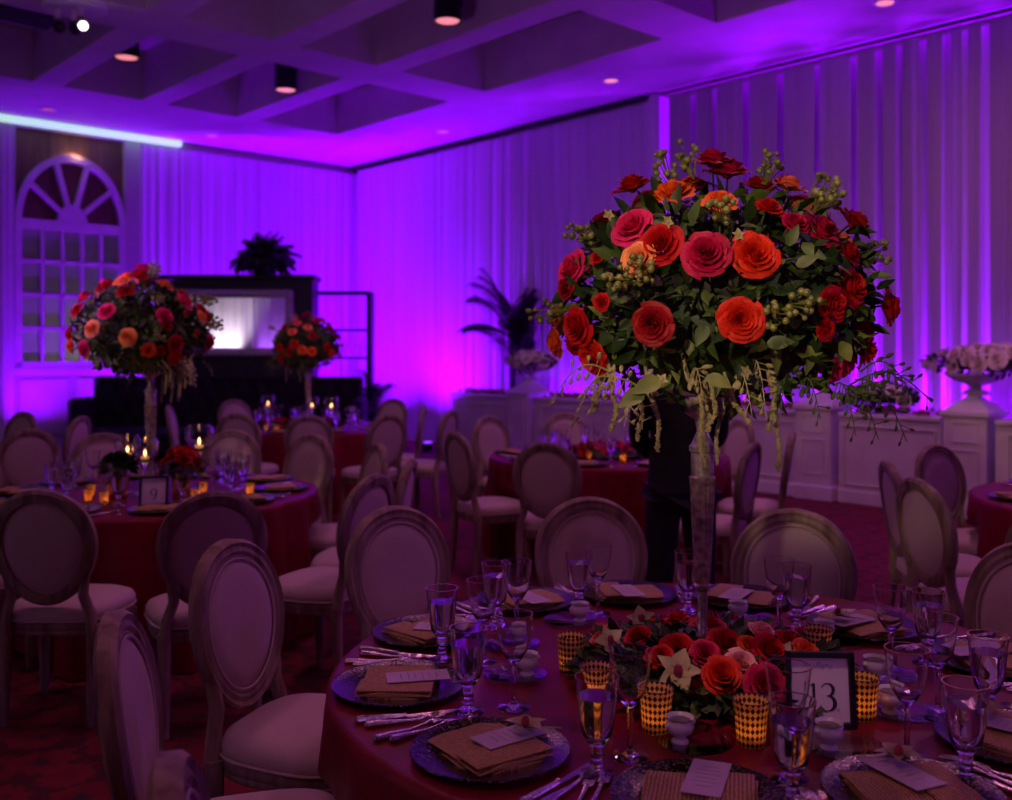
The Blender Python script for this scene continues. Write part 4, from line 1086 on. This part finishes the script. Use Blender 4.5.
# ------------------------------------------------------------------ tall vase and bouquet
def make_vase():
    t = thing('tall_vase', 'vase', 'vase')
    MB().lathe([(.001,0),(.085,0),(.088,.006),(.06,.012),(.02,.022),(.012,.05),(.012,.075),(.018,.085),(.013,.095),(.012,.20),(.021,.208),(.022,.216),(.014,.222)], 28).build('foot', M['trumpet'], t)
    MB().lathe([(.016,.22),(.020,.24),(.026,.36),(.031,.485),(.033,.488)], 48, flute=.07, nf=16).build('fluted_shaft', M['trumpet'], t)
    MB().lathe([(.033,.486),(.034,.492),(.029,.497),(.029,.555),(.034,.56),(.034,.572),(.027,.58),(.014,.61),(.02,.64),(.05,.66),(.052,.70),(.001,.70)], 28).build('collar', M['trumpet'], t)
    return t
vase = Proto(make_vase())
ROSES = [(712,156,20,'crimson'),(728,166,22,'crimson'),(631,182,19,'red'),(672,189,21,'orange'),(630,224,22,'hot pink'),(658,242,22,'red'),(637,257,17,'light orange'),(568,268,20,'hot pink'),(707,252,23,'crimson'),(756,253,23,'orange red'),(760,182,17,'dark red'),(789,182,18,'coral'),(720,198,17,'orange'),(770,204,13,'red'),(825,227,21,'crimson'),(858,220,19,'dark red'),(852,250,15,'dark red'),(855,286,21,'red'),(836,304,17,'red'),(893,306,19,'red'),(870,352,17,'red'),(846,366,19,'hot pink'),(742,320,22,'orange red'),(651,325,20,'dark red'),(574,328,19,'red'),(553,344,15,'orange'),(590,358,18,'orange red'),(600,302,9,'red'),(564,286,13,'dark red'),(797,221,14,'crimson'),(571,345,11,'red'),(596,256,8,'red'),(828,330,11,'red')]
def make_bouquet():
    t = thing('rose_bouquet', 'bouquet', 'flower arrangement'); rnd = random.Random(11)
    # local origin on the vase rim axis at table height; centre of the ball at z .95
    cen = Vector((.045, 0, .945)); rx, ry, rz_ = .435, .40, .33
    Yv = 2.52; sc = 980/Yv
    placed = []
    for k, (x, y, r, c) in enumerate(ROSES):
        dx = (x-506)/sc-.505-cen.x; zz = 1.58+(350-y)/sc-.761-cen.z
        q = (dx/rx)**2+(zz/rz_)**2
        yy = -ry*math.sqrt(max(0, .92-q)) if q < .92 else rnd.uniform(-.04,.04)
        # correct for the rose being nearer than the vase
        f = (Yv+yy)/Yv; p = Vector(((x-506)/sc*f-.505, yy, 1.58+(350-y)/sc*f-.761))
        n = Vector(((p.x-cen.x)/rx**1.3, yy/ry**1.3, (p.z-cen.z)/rz_**1.3)).normalized()+Vector((0,-.25,.12))
        if y < 205: n = n+Vector((0,-.1,.35))
        rose(t, p, n, r/sc*f*1.05, c, k=k, spin=k*1.1); placed.append(p)
    cols = list(RC)[:8]
    for k in range(22):   # roses on the sides away from the camera
        for _ in range(60):
            d = rdir(rnd)
            if d.y < .15 or d.z < -.35: continue
            p = cen+Vector((d.x*rx, d.y*ry, d.z*rz_))
            if all((p-q).length > .10 for q in placed): break
        else: continue
        rose(t, p, d+Vector((0,0,.2)), .048, cols[rnd.randrange(8)], k=k, spin=k); placed.append(p)
    f = MB()
    for k in range(2300):
        d = rdir(rnd); q = rnd.uniform(.5, 1.0)**.6*.88
        if d.z < -.55 and rnd.random() < .5: q *= .7
        p = cen+Vector((d.x*rx*q, d.y*ry*q, d.z*rz_*q*.94+.005))
        if min((p-s_).length for s_ in placed) < .04 and q > .6: continue
        if any(p.y < s_.y+.01 and (p.x-s_.x)**2+(p.z-s_.z)**2 < .0032 for s_ in placed[:33]): continue
        f.m = 0 if rnd.random() < .62 else 1
        if d.z < -.2 and rnd.random() < .25: f.m = 2
        dd = (d+rdir(rnd)*.9+Vector((0,0,-.15))).normalized()
        L = rnd.choice((.03,.04,.05,.07)); add_leaf(f, p, dd, rdir(rnd)+d, L, L*rnd.uniform(.4,.62), rnd.uniform(.05,.5))
    # a few large leaves low at the front
    for (x, y, L, az) in ((662,380,.075,3.5),(708,325,.055,4.2),(708,378,.06,-.3),(770,345,.06,.2),(645,392,.07,3.6),(612,258,.05,2.6),(800,265,.05,.5)):
        p = Vector(((x-506)/sc*.86-.505, -.33, 1.58+(350-y)/sc*.86-.761)); f.m = 2 if y > 370 else 1
        add_leaf(f, p, (math.cos(az), -.4, math.sin(az)), (0,-1,.5), L, L*.6, .2, 5)
    f.m = 0
    for p in placed: f.tube([p-(p-cen).normalized()*.03, cen.lerp(p, .5)+Vector((0,0,-.04)), Vector((0,0,.72))], [.003,.003,.0025], 5)
    f.ball(cen+Vector((0,0,-.05)), 1, 18, 10, (rx*.55, ry*.55, rz_*.6))
    f.build('foliage', [M['leafd'], M['leafm'], M['leafy']], t, sharp=100)
    # berry sprays
    for (x, y) in ((690,160),(665,172),(770,170),(820,190),(828,200),(582,232),(548,312),(620,278),(640,272),(800,305),(872,255),(722,210),(776,315)):
        m = MB(); e = abs(x-725) > 120 or y < 200; yy = -.05 if e else -.36; fy = (Yv+yy)/Yv
        c = Vector(((x-506)/sc*fy-.505, yy, 1.58+(350-y)/sc*fy-.761)); o = (c-cen).normalized()
        for k in range(15):
            q = c+rdir(rnd)*.03+o*rnd.uniform(-.01,.03); m.ball(q, rnd.uniform(.006,.0095), 8, 6); m.tube([q, c-o*.05], .0015, 4)
        m.build('berry_spray', M['berry'], t)
    # hanging amaranthus
    for (x, y0, y1, sw) in ((652,390,452,.02),(614,385,430,0),(698,395,468,.02),(715,392,432,-.01),(708,388,420,.01),(724,395,465,-.02),(690,378,410,.05),(732,395,425,.04),(772,380,432,0),(776,385,470,.005),(640,395,440,.0),(600,388,412,-.02)):
        yy = -.16+rnd.uniform(-.06,.06); fy = (Yv+yy)/Yv
        P0 = Vector(((x-506)/sc*fy-.505, yy, 1.58+(350-y0)/sc*fy-.761)); P1 = Vector((P0.x+sw, yy+.01, 1.58+(350-y1)/sc*fy-.761))
        pts = [P0+Vector((-.01,.05,.06))]+[P0.lerp(P1, k/12)+Vector((.006*math.sin(k*.5+x),0,0)) for k in range(13)]
        m = MB(); m.tube(pts, [.004]+[(.0062+.0018*math.sin(k*2.4))*(1-.35*k/12) for k in range(13)], 9)
        for k in range(90):
            s_ = rnd.random(); c = P0.lerp(P1, s_)+Vector((.006*math.sin(s_*6+x),0,0)); m.ball(c+rdir(rnd)*.0055, .0032, 5, 3)
        m.build('amaranth_tassel', M['amaranth'], t)
    # drooping bud sprays
    def spray(x0, y0, x1, y1, n, mt, sd):
        rnd2 = random.Random(sd); yy = -.2; fy = (Yv+yy)/Yv
        A = Vector(((x0-506)/sc*fy-.505, yy, 1.58+(350-y0)/sc*fy-.761)); B = Vector(((x1-506)/sc*fy-.505, yy-.04, 1.58+(350-y1)/sc*fy-.761))
        m = MB(); pts = [A.lerp(B, k/10)+Vector((0,0,.05*math.sin(PI*k/10))) for k in range(11)]
        m.tube(pts, [.0026-.0015*k/10 for k in range(11)], 5)
        for k in range(n):
            t_ = .15+.85*k/n; i = min(9, int(t_*10)); c = pts[i].lerp(pts[i+1], t_*10-i); s_ = 1 if k % 2 else -1
            d = Vector((s_*.5*abs(B.z-A.z)/(B-A).length+.2*(1 if x1 > x0 else -1), rnd2.uniform(-.4,.3), -.8*rnd2.uniform(.2,1)+.45*s_)).normalized(); e = c+d*.022
            m.tube([c, e], .0012, 4); r = .0095*(1.1-.6*t_); m.ball(e+d*r, r, 8, 6, (.62,.62,1.25), Vector(d).to_track_quat('Z','Y'))
        m.build('bud_spray', mt, t)
    for k, a in enumerate(((610,372,548,404),(612,378,570,430),(640,388,585,415),(650,392,622,425),(690,380,700,400),(735,378,748,415),(752,360,762,418),(640,385,640,428))): spray(*a, 12, M['orchid'], k)
    for k, a in enumerate(((850,385,925,402),(855,380,900,440),(845,390,872,438),(800,385,815,418),(860,372,905,395),(790,380,775,420),(835,385,850,435))): spray(*a, 13, M['leafm'], 40+k)
    o = MB()
    for (x, y) in ((608,215),(667,222),(738,235),(612,378),(662,380),(745,372)):
        yy = -.33 if 640 < x < 800 else -.22; fy = (Yv+yy)/Yv; orchid_mesh(o, Vector(((x-506)/sc*fy-.505, yy, 1.58+(350-y)/sc*fy-.761)), .016, (rnd.uniform(-.5,.5), -1, .2), x)
    o.build('white_blossom', [M['orchid'], M['orchid']], t)
    return t
bouquet = Proto(make_bouquet())
vase.put((.505, 2.52, ZT), 0, 'tall fluted gold mercury vase rising from the near table', 'tall fluted vases')
bouquet.put((.505, 2.52, ZT), 0, 'huge ball of red, pink and orange roses on the near table vase', 'tall rose bouquets')
vase.put((-2.03, 5.6, ZT), 1, 'tall fluted vase on the number 9 table', 'tall fluted vases', scale=1.03)
bouquet.put((-2.07, 5.6, ZT-.02), 2.0, 'large ball of mixed red and orange roses above the number 9 table', 'tall rose bouquets', scale=1.0)
vase.put((-2.1, 10.4, ZT), 2, 'small looking tall vase on the far left table', 'tall fluted vases')
bouquet.put((-2.1, 10.4, ZT-.02), 4.2, 'distant rose bouquet in front of the black shelving unit', 'tall rose bouquets', scale=.93)

# low flower ring
LOW = [(598,628,11,'coral'),(636,634,13,'red'),(677,617,15,'orange red'),(710,622,16,'red'),(677,646,17,'red'),(705,652,14,'crimson'),(726,640,17,'red'),(750,643,11,'orange'),(764,629,14,'pink and cream'),(741,662,15,'pink and cream'),(722,673,18,'orange red'),(698,691,17,'dark red'),(772,648,18,'red'),(791,639,13,'red'),(809,651,15,'orange'),(768,684,20,'crimson'),(648,618,12,'pink and cream'),(660,655,12,'red')]
def low_ring(cx, cy, label, roses, ra, rb_, seed, n_leaf=900, group=None, lo=False):
    t = thing('low_flower_arrangement', label, 'flower arrangement', (cx, cy, ZT), 0, group); rnd = random.Random(seed); pl = []
    for k, (x, y, z, r, c) in enumerate(roses):
        p = Vector((x, y, z)); n = Vector((x*1.5, y*1.5-.25, .55)); rose(t, p, n, r, c, lo=lo, k=k, spin=k*1.3); pl.append(p)
    f = MB()
    for k in range(n_leaf):
        a = rnd.uniform(0, 2*PI); q = rnd.uniform(.25, 1.0)
        if q < .3: continue
        x, y = ra*q*math.cos(a), rb_*q*math.sin(a); z = .015+.075*math.sqrt(max(0, 1.02-q*q))*rnd.uniform(.5, 1.0)
        if min((Vector((x,y,z))-s_).length for s_ in pl) < .022: continue
        f.m = 0 if rnd.random() < .7 else 1
        d = Vector((math.cos(a), math.sin(a), rnd.uniform(-.1,.9)))+rdir(rnd)*.6; L = rnd.uniform(.03,.06); 
        if z < .03: d.z = abs(d.z)*.5+.1
        add_leaf(f, (x,y,z), d, Vector((0,0,1))+rdir(rnd)*.7, L, L*.5, .1)
    m0 = f.m; f.m = 0
    f.lathe([(.10,.004),(.9,.004),(1,.02),(.85,.045),(.4,.065),(.10,.06)], 28, cap=False); k0 = len(f.v)-28*6
    f.v[k0:] = [(x*ra*.85, y*rb_*.85, z) for (x, y, z) in f.v[k0:]]
    f.build('foliage', [M['leafd'], M['leafm']], t, sharp=100)
    return t
rl = []
for (x, y, r, c) in LOW:
    # dome height rises toward the vase
    z = .85; 
    for _ in range(6):
        p = PT(x, y, z); d = math.hypot((p.x-.51)/.34, (p.y-2.42)/.33); z = ZT+.05+.065*math.sqrt(max(0, 1-min(1, d)**2))
    rl.append((p.x-.51, p.y-2.44, p.z-ZT, r/980*p.y*1.1, c))
for (x, y, c) in ((.12,.27,'red'),(-.1,.25,'orange'),(.28,.14,'crimson'),(-.27,.1,'coral')): rl.append((x, y, .07, .04, c))
lr = low_ring(.51, 2.44, 'low ring of roses, orchids and greenery around the near vase foot', rl, .34, .33, 3, 1300)
for (x, y, r, k) in ((678,672,.055,0), (610,641,.04,2), (783,655,.038,1), (641,620,.04,3)):
    m = MB(); p = PT(x, y, .85); orchid_mesh(m, (p.x-.51, p.y-2.44, p.z-ZT), r, (-.1,-.8,.7), k)
    m.build('orchid_bloom', [M['orchid'], M['orchidp']], lr)

# ------------------------------------------------------------------ background table dressings
def bubble():
    t = thing('bubble_candle_holder', 'candle holder', 'candle')
    MB().lathe([(.001,0),(.045,0),(.046,.004),(.012,.012),(.007,.03),(.007,.17),(.012,.185),(.02,.20),(.055,.225),(.072,.265),(.070,.305),(.055,.335),(.0535,.334),(.068,.304),(.070,.265),(.053,.228),(.018,.204),(.001,.202)], 28, cap=False).build('glass_bowl', M['glass'], t, sharp=60)
    MB().lathe([(.001,.206),(.022,.208),(.022,.228),(.001,.228)], 14).build('wax', M['wax'], t)
    MB().lathe([(.0005,.232),(.006,.240),(.005,.250),(.0004,.27)], 8).build('flame', M['flame'], t)
    return t
bub = Proto(bubble())
for (x, y, z, tb, ph) in ((-2.17, 5.62, 0, '', 'left of the pair on the number 9 table'), (-2.0, 5.43, .0, '', 'right of the pair on the number 9 table'), (-1.80, 5.75, .07, '', 'behind the red flowers on the number 9 table'), (-2.55, 10.5, 0, '', 'leftmost on the far left table'), (-2.02, 10.2, 0, '', 'in the middle of the far left table'), (-1.80, 10.1, 0, '', 'rightmost on the far left table')):
    bub.put((x, y, ZT), 0, 'glass globe candle holder on a stem, '+ph, 'globe candle holders', scale=1.0+z*2); candle_light((x, y, ZT), .5, .25)
def dress(key, phase, n, who, skip=()):
    (cx, cy), R = TABLES[key]
    for k in range(n):
        a = phase+2*PI*k/n; e = Vector((math.cos(a), math.sin(a))); c = Vector((cx, cy))
        p = c+e*.74; charger.put((p.x, p.y, ZT), 0, 'dark charger plate '+who, 'charger plates '+who)
        napkin.put((p.x, p.y, ZT+.0085), a+.3*k, 'folded golden napkin '+who, 'napkins '+who)
        s_ = Vector((-e.y, e.x))
        q = c+e*.50+s_*.13; goblet.put((q.x, q.y, ZT), 0, 'water goblet '+who, 'water goblets '+who)
        q = c+e*.47+s_*.03; wine.put((q.x, q.y, ZT), 0, 'wine glass '+who, 'wine glasses '+who)
        q = c+e*.72+s_*.2; knife.put((q.x, q.y, ZT), a+PI/2, 'silver knife '+who, 'knives '+who)
        q = c+e*.72-s_*.2; fork.put((q.x, q.y, ZT), a+PI/2, 'silver fork '+who, 'forks '+who)
dress('T9', .1, 10, 'on the number 9 table')
dress('TB', .35, 9, 'on the far left table')
dress('TC', .2, 9, 'on the middle table')
dress('TR', 2.0, 6, 'on the table cut by the right edge')
for (x, y, who, i) in ((-2.26,5.3,'lower left on the number 9 table',0), (-2.14,5.22,'beside the gold cup on the number 9 table',0), (-2.33,5.5,'left of the green plant cup on the number 9 table',0), (-1.68,5.3,'right of the number 9 frame',0), (-1.45,5.55,'far right on the number 9 table',0), (-1.73,5.6,'behind the number 9 frame',0),
    (-2.45,10.0,'left of three on the far left table',0), (-2.33,9.95,'middle of three on the far left table',0), (-2.2,10.0,'right of three on the far left table',0),
    (.42,7.35,'leftmost on the middle table',0), (.62,7.3,'second from left on the middle table',0), (.86,7.2,'third from left on the middle table',0), (1.1,7.3,'next to the black figure on the middle table',0)):
    votive.put((x, y, ZT), x, 'glowing votive candle '+who, 'votive candles on the farther tables', scale=.66); candle_light((x, y, ZT), .3, .025)
p = PT(175, 497); number_frame((p.x, 5.12, ZT), .1, '9', 'black framed table number 9 card on the left table', 1.0)
rnd = random.Random(9)
def gold_cup(x, y, label, h=.13):
    t = tag(MB().lathe([(.001,0),(.045,0),(.05,.01),(.047,.06),(.052,h),(.049,h),(.044,.06),(.04,.015),(.001,.012)], 24, cap=False, flute=.03, nf=10).build('gold_vase', M['gold'], loc=(x, y, ZT)), label, 'vase', 'gold vases on the number 9 table')
def posy(x, y, z, label, cols, r, n, seed, leafy=200):
    t = thing('small_posy', label, 'flower arrangement', (x, y, z)); rnd = random.Random(seed); f = MB()
    for k in range(leafy): d = rdir(rnd); d.z = abs(d.z)-.2; add_leaf(f, d*r*.7, d+rdir(rnd)*.5, rdir(rnd), .05, .025)
    f.ball((0,0,-.01), r*.6, 12, 8); f.tube([(0,0,-r*.4), (0,0,-.085)], .022, 8)
    f.build('foliage', [M['leafd']], t, sharp=100)
    for k in range(n):
        a = 2.4*k; q = math.sqrt((k+.5)/n); d = Vector((math.cos(a)*q, math.sin(a)*q, math.sqrt(max(.05, 1-q*q))+.1))
        rose(t, d*r*.9, d, .042, cols[k % len(cols)], lo=True, k=k)
gold_cup(-1.78, 5.38, 'short gold vase of red roses beside the number 9 frame')
posy(-1.78, 5.38, ZT+.17, 'dome of red roses in a gold vase behind the number 9 frame', ['red','dark red','orange red'], .115, 14, 1)
gold_cup(-2.13, 5.38, 'short gold vase of greenery left of the number 9 frame')
posy(-2.13, 5.38, ZT+.17, 'dark green foliage posy in a gold vase on the number 9 table', ['red'], .09, 0, 2, 420)
def low_simple(cx, cy, n, ra, label, seed):
    rnd = random.Random(seed); rs = []
    for k in range(n):
        a = 2.4*k; q = math.sqrt((k+.5)/n); rs.append((ra*q*math.cos(a), ra*.75*q*math.sin(a), .05+.06*(1-q*q), .042, ['red','dark red','crimson','orange red'][k % 4]))
    low_ring(cx, cy, label, rs, ra*1.1, ra*.9, seed, 300, lo=True)
low_simple(-2.38, 10.2, 12, .2, 'low red rose arrangement on the far left table', 4)
low_simple(-1.85, 10.45, 8, .12, 'small dark red rose cluster right of the far vase', 5)
low_simple(.80, 7.55, 22, .36, 'low wide arrangement of dark red roses on the middle table', 6)

# ------------------------------------------------------------------ person in black behind the vase
def skin_body(name, verts, edges, radii, m, parent=None, lvl=2, root=0):
    me = bpy.data.meshes.new(name); me.from_pydata(verts, edges, []); me.materials.append(m)
    o = bpy.data.objects.new(name, me); COL.objects.link(o)
    if parent: o.parent = parent
    md = o.modifiers.new('skin', 'SKIN'); md.use_smooth_shade = True
    for i, r in enumerate(radii):
        sv = me.skin_vertices[0].data[i]; sv.radius = r if hasattr(r, '__len__') else (r, r); sv.use_root = (i == root)
    s_ = o.modifiers.new('sub', 'SUBSURF'); s_.levels = lvl; s_.render_levels = lvl
    return o
def chainb():
    V_, E_, R_2 = [], [], []
    def add(p, r, parent=None):
        V_.append(p); R_2.append(r)
        if parent is not None: E_.append((parent, len(V_)-1))
        return len(V_)-1
    return V_, E_, R_2, add
pr = thing('person', 'person standing in a black suit with back turned behind the tall vase', 'person', (.90, 5.05, 0), .1)
V_, E_, R_2, add = chainb()
pel = add((0,0,.95), (.13,.10)); ch1 = add((0,.0,1.15), (.13,.09), pel); ch2 = add((0,0,1.34), (.15,.10), ch1); nk = add((0,.0,1.47), (.06,.06), ch2); n2 = add((0,.01,1.53), (.05,.052), nk)
h1 = add((0,.02,1.60), (.066,.078), n2); h2 = add((0,.015,1.67), (.076,.092), h1); h3 = add((0,.01,1.73), (.06,.075), h2)
for s_ in (-1, 1):
    hp = add((s_*.09,0,.88), (.085,.09), pel); kn = add((s_*.11,.01,.50), (.056,.06), hp); an = add((s_*.12,-.01,.10), (.036,.04), kn); ft = add((s_*.13,.13,.05), (.04,.03), an)
    sh = add((s_*.17,0,1.40), (.055,.055), ch2); el = add((s_*.21,.04,1.13), (.04,.042), sh); wr = add((s_*.10,.18,1.02), (.026,.028), el); pm = add((s_*.05,.225,.99), (.03,.018), wr)
    for k in range(4):
        a = add((s_*.02,.215+.004*k,1.005-.018*k), .009, pm); b = add((-s_*.012,.235+.004*(1-abs(k-1.5))+(.018 if s_ > 0 else 0),1.0-.018*k), .0085, a); add((-s_*.035,.228+(.018 if s_ > 0 else 0),.995-.018*k), .007, b)
    th = add((s_*.03,.225,1.025), .010, pm); add((s_*.0,.245,1.04), .009, th)
skin_body('body', V_, E_, R_2, M['skin'], pr)
V_, E_, R_2, add = chainb()
pel = add((0,0,.97), (.18,.125)); ch1 = add((0,0,1.15), (.165,.115), pel); ch2 = add((0,0,1.34), (.185,.12), ch1); nk = add((0,0,1.46), (.075,.075), ch2); hem = add((0,0,.86), (.185,.13), pel)
for s_ in (-1, 1):
    sh = add((s_*.19,0,1.39), (.07,.07), ch2); el = add((s_*.215,.04,1.12), (.056,.058), sh); add((s_*.12,.16,1.03), (.042,.044), el)
skin_body('suit_jacket', V_, E_, R_2, M['suit'], pr)
V_, E_, R_2, add = chainb()
pel = add((0,0,.95), (.17,.12))
for s_ in (-1, 1):
    hp = add((s_*.09,0,.80), (.10,.105), pel); kn = add((s_*.11,.01,.48), (.078,.082), hp); add((s_*.12,-.0,.08), (.062,.07), kn)
skin_body('trousers', V_, E_, R_2, M['suit'], pr)
hr = MB(); hr.ball((0,.0,1.70), .098, 20, 12, (.86,1.04,1.0)); hr.v = [(x, y+(.0 if z > 1.68 else -.03), max(z, 1.615)) for (x, y, z) in hr.v]; hr.build('hair', M['hair'], pr)
for s_ in (-1, 1):
    sm = MB(); sm.ball((s_*.125,.06,.045), .05, 14, 8, (.9,2.6,.85)); sm.v = [(x, y, max(z, .002)) for (x, y, z) in sm.v]; sm.build('shoe', M['black'], pr)
    MB().ball((s_*.078,.01,1.66), .028, 10, 8, (.35,.8,1.15)).build('ear', M['skin'], pr)
fc = MB()
fc.ball((0,.108,1.645), .016, 8, 6, (.8,1.1,1.4))
fc.build('nose', M['skin'], pr)
for s_ in (-1, 1): MB().ball((s_*.03,.088,1.67), .011, 8, 6).build('eye', M['card'], pr)
MB().ball((0,.092,1.605), .016, 10, 6, (1.3,.5,.35)).build('mouth', RC['coral'], pr)
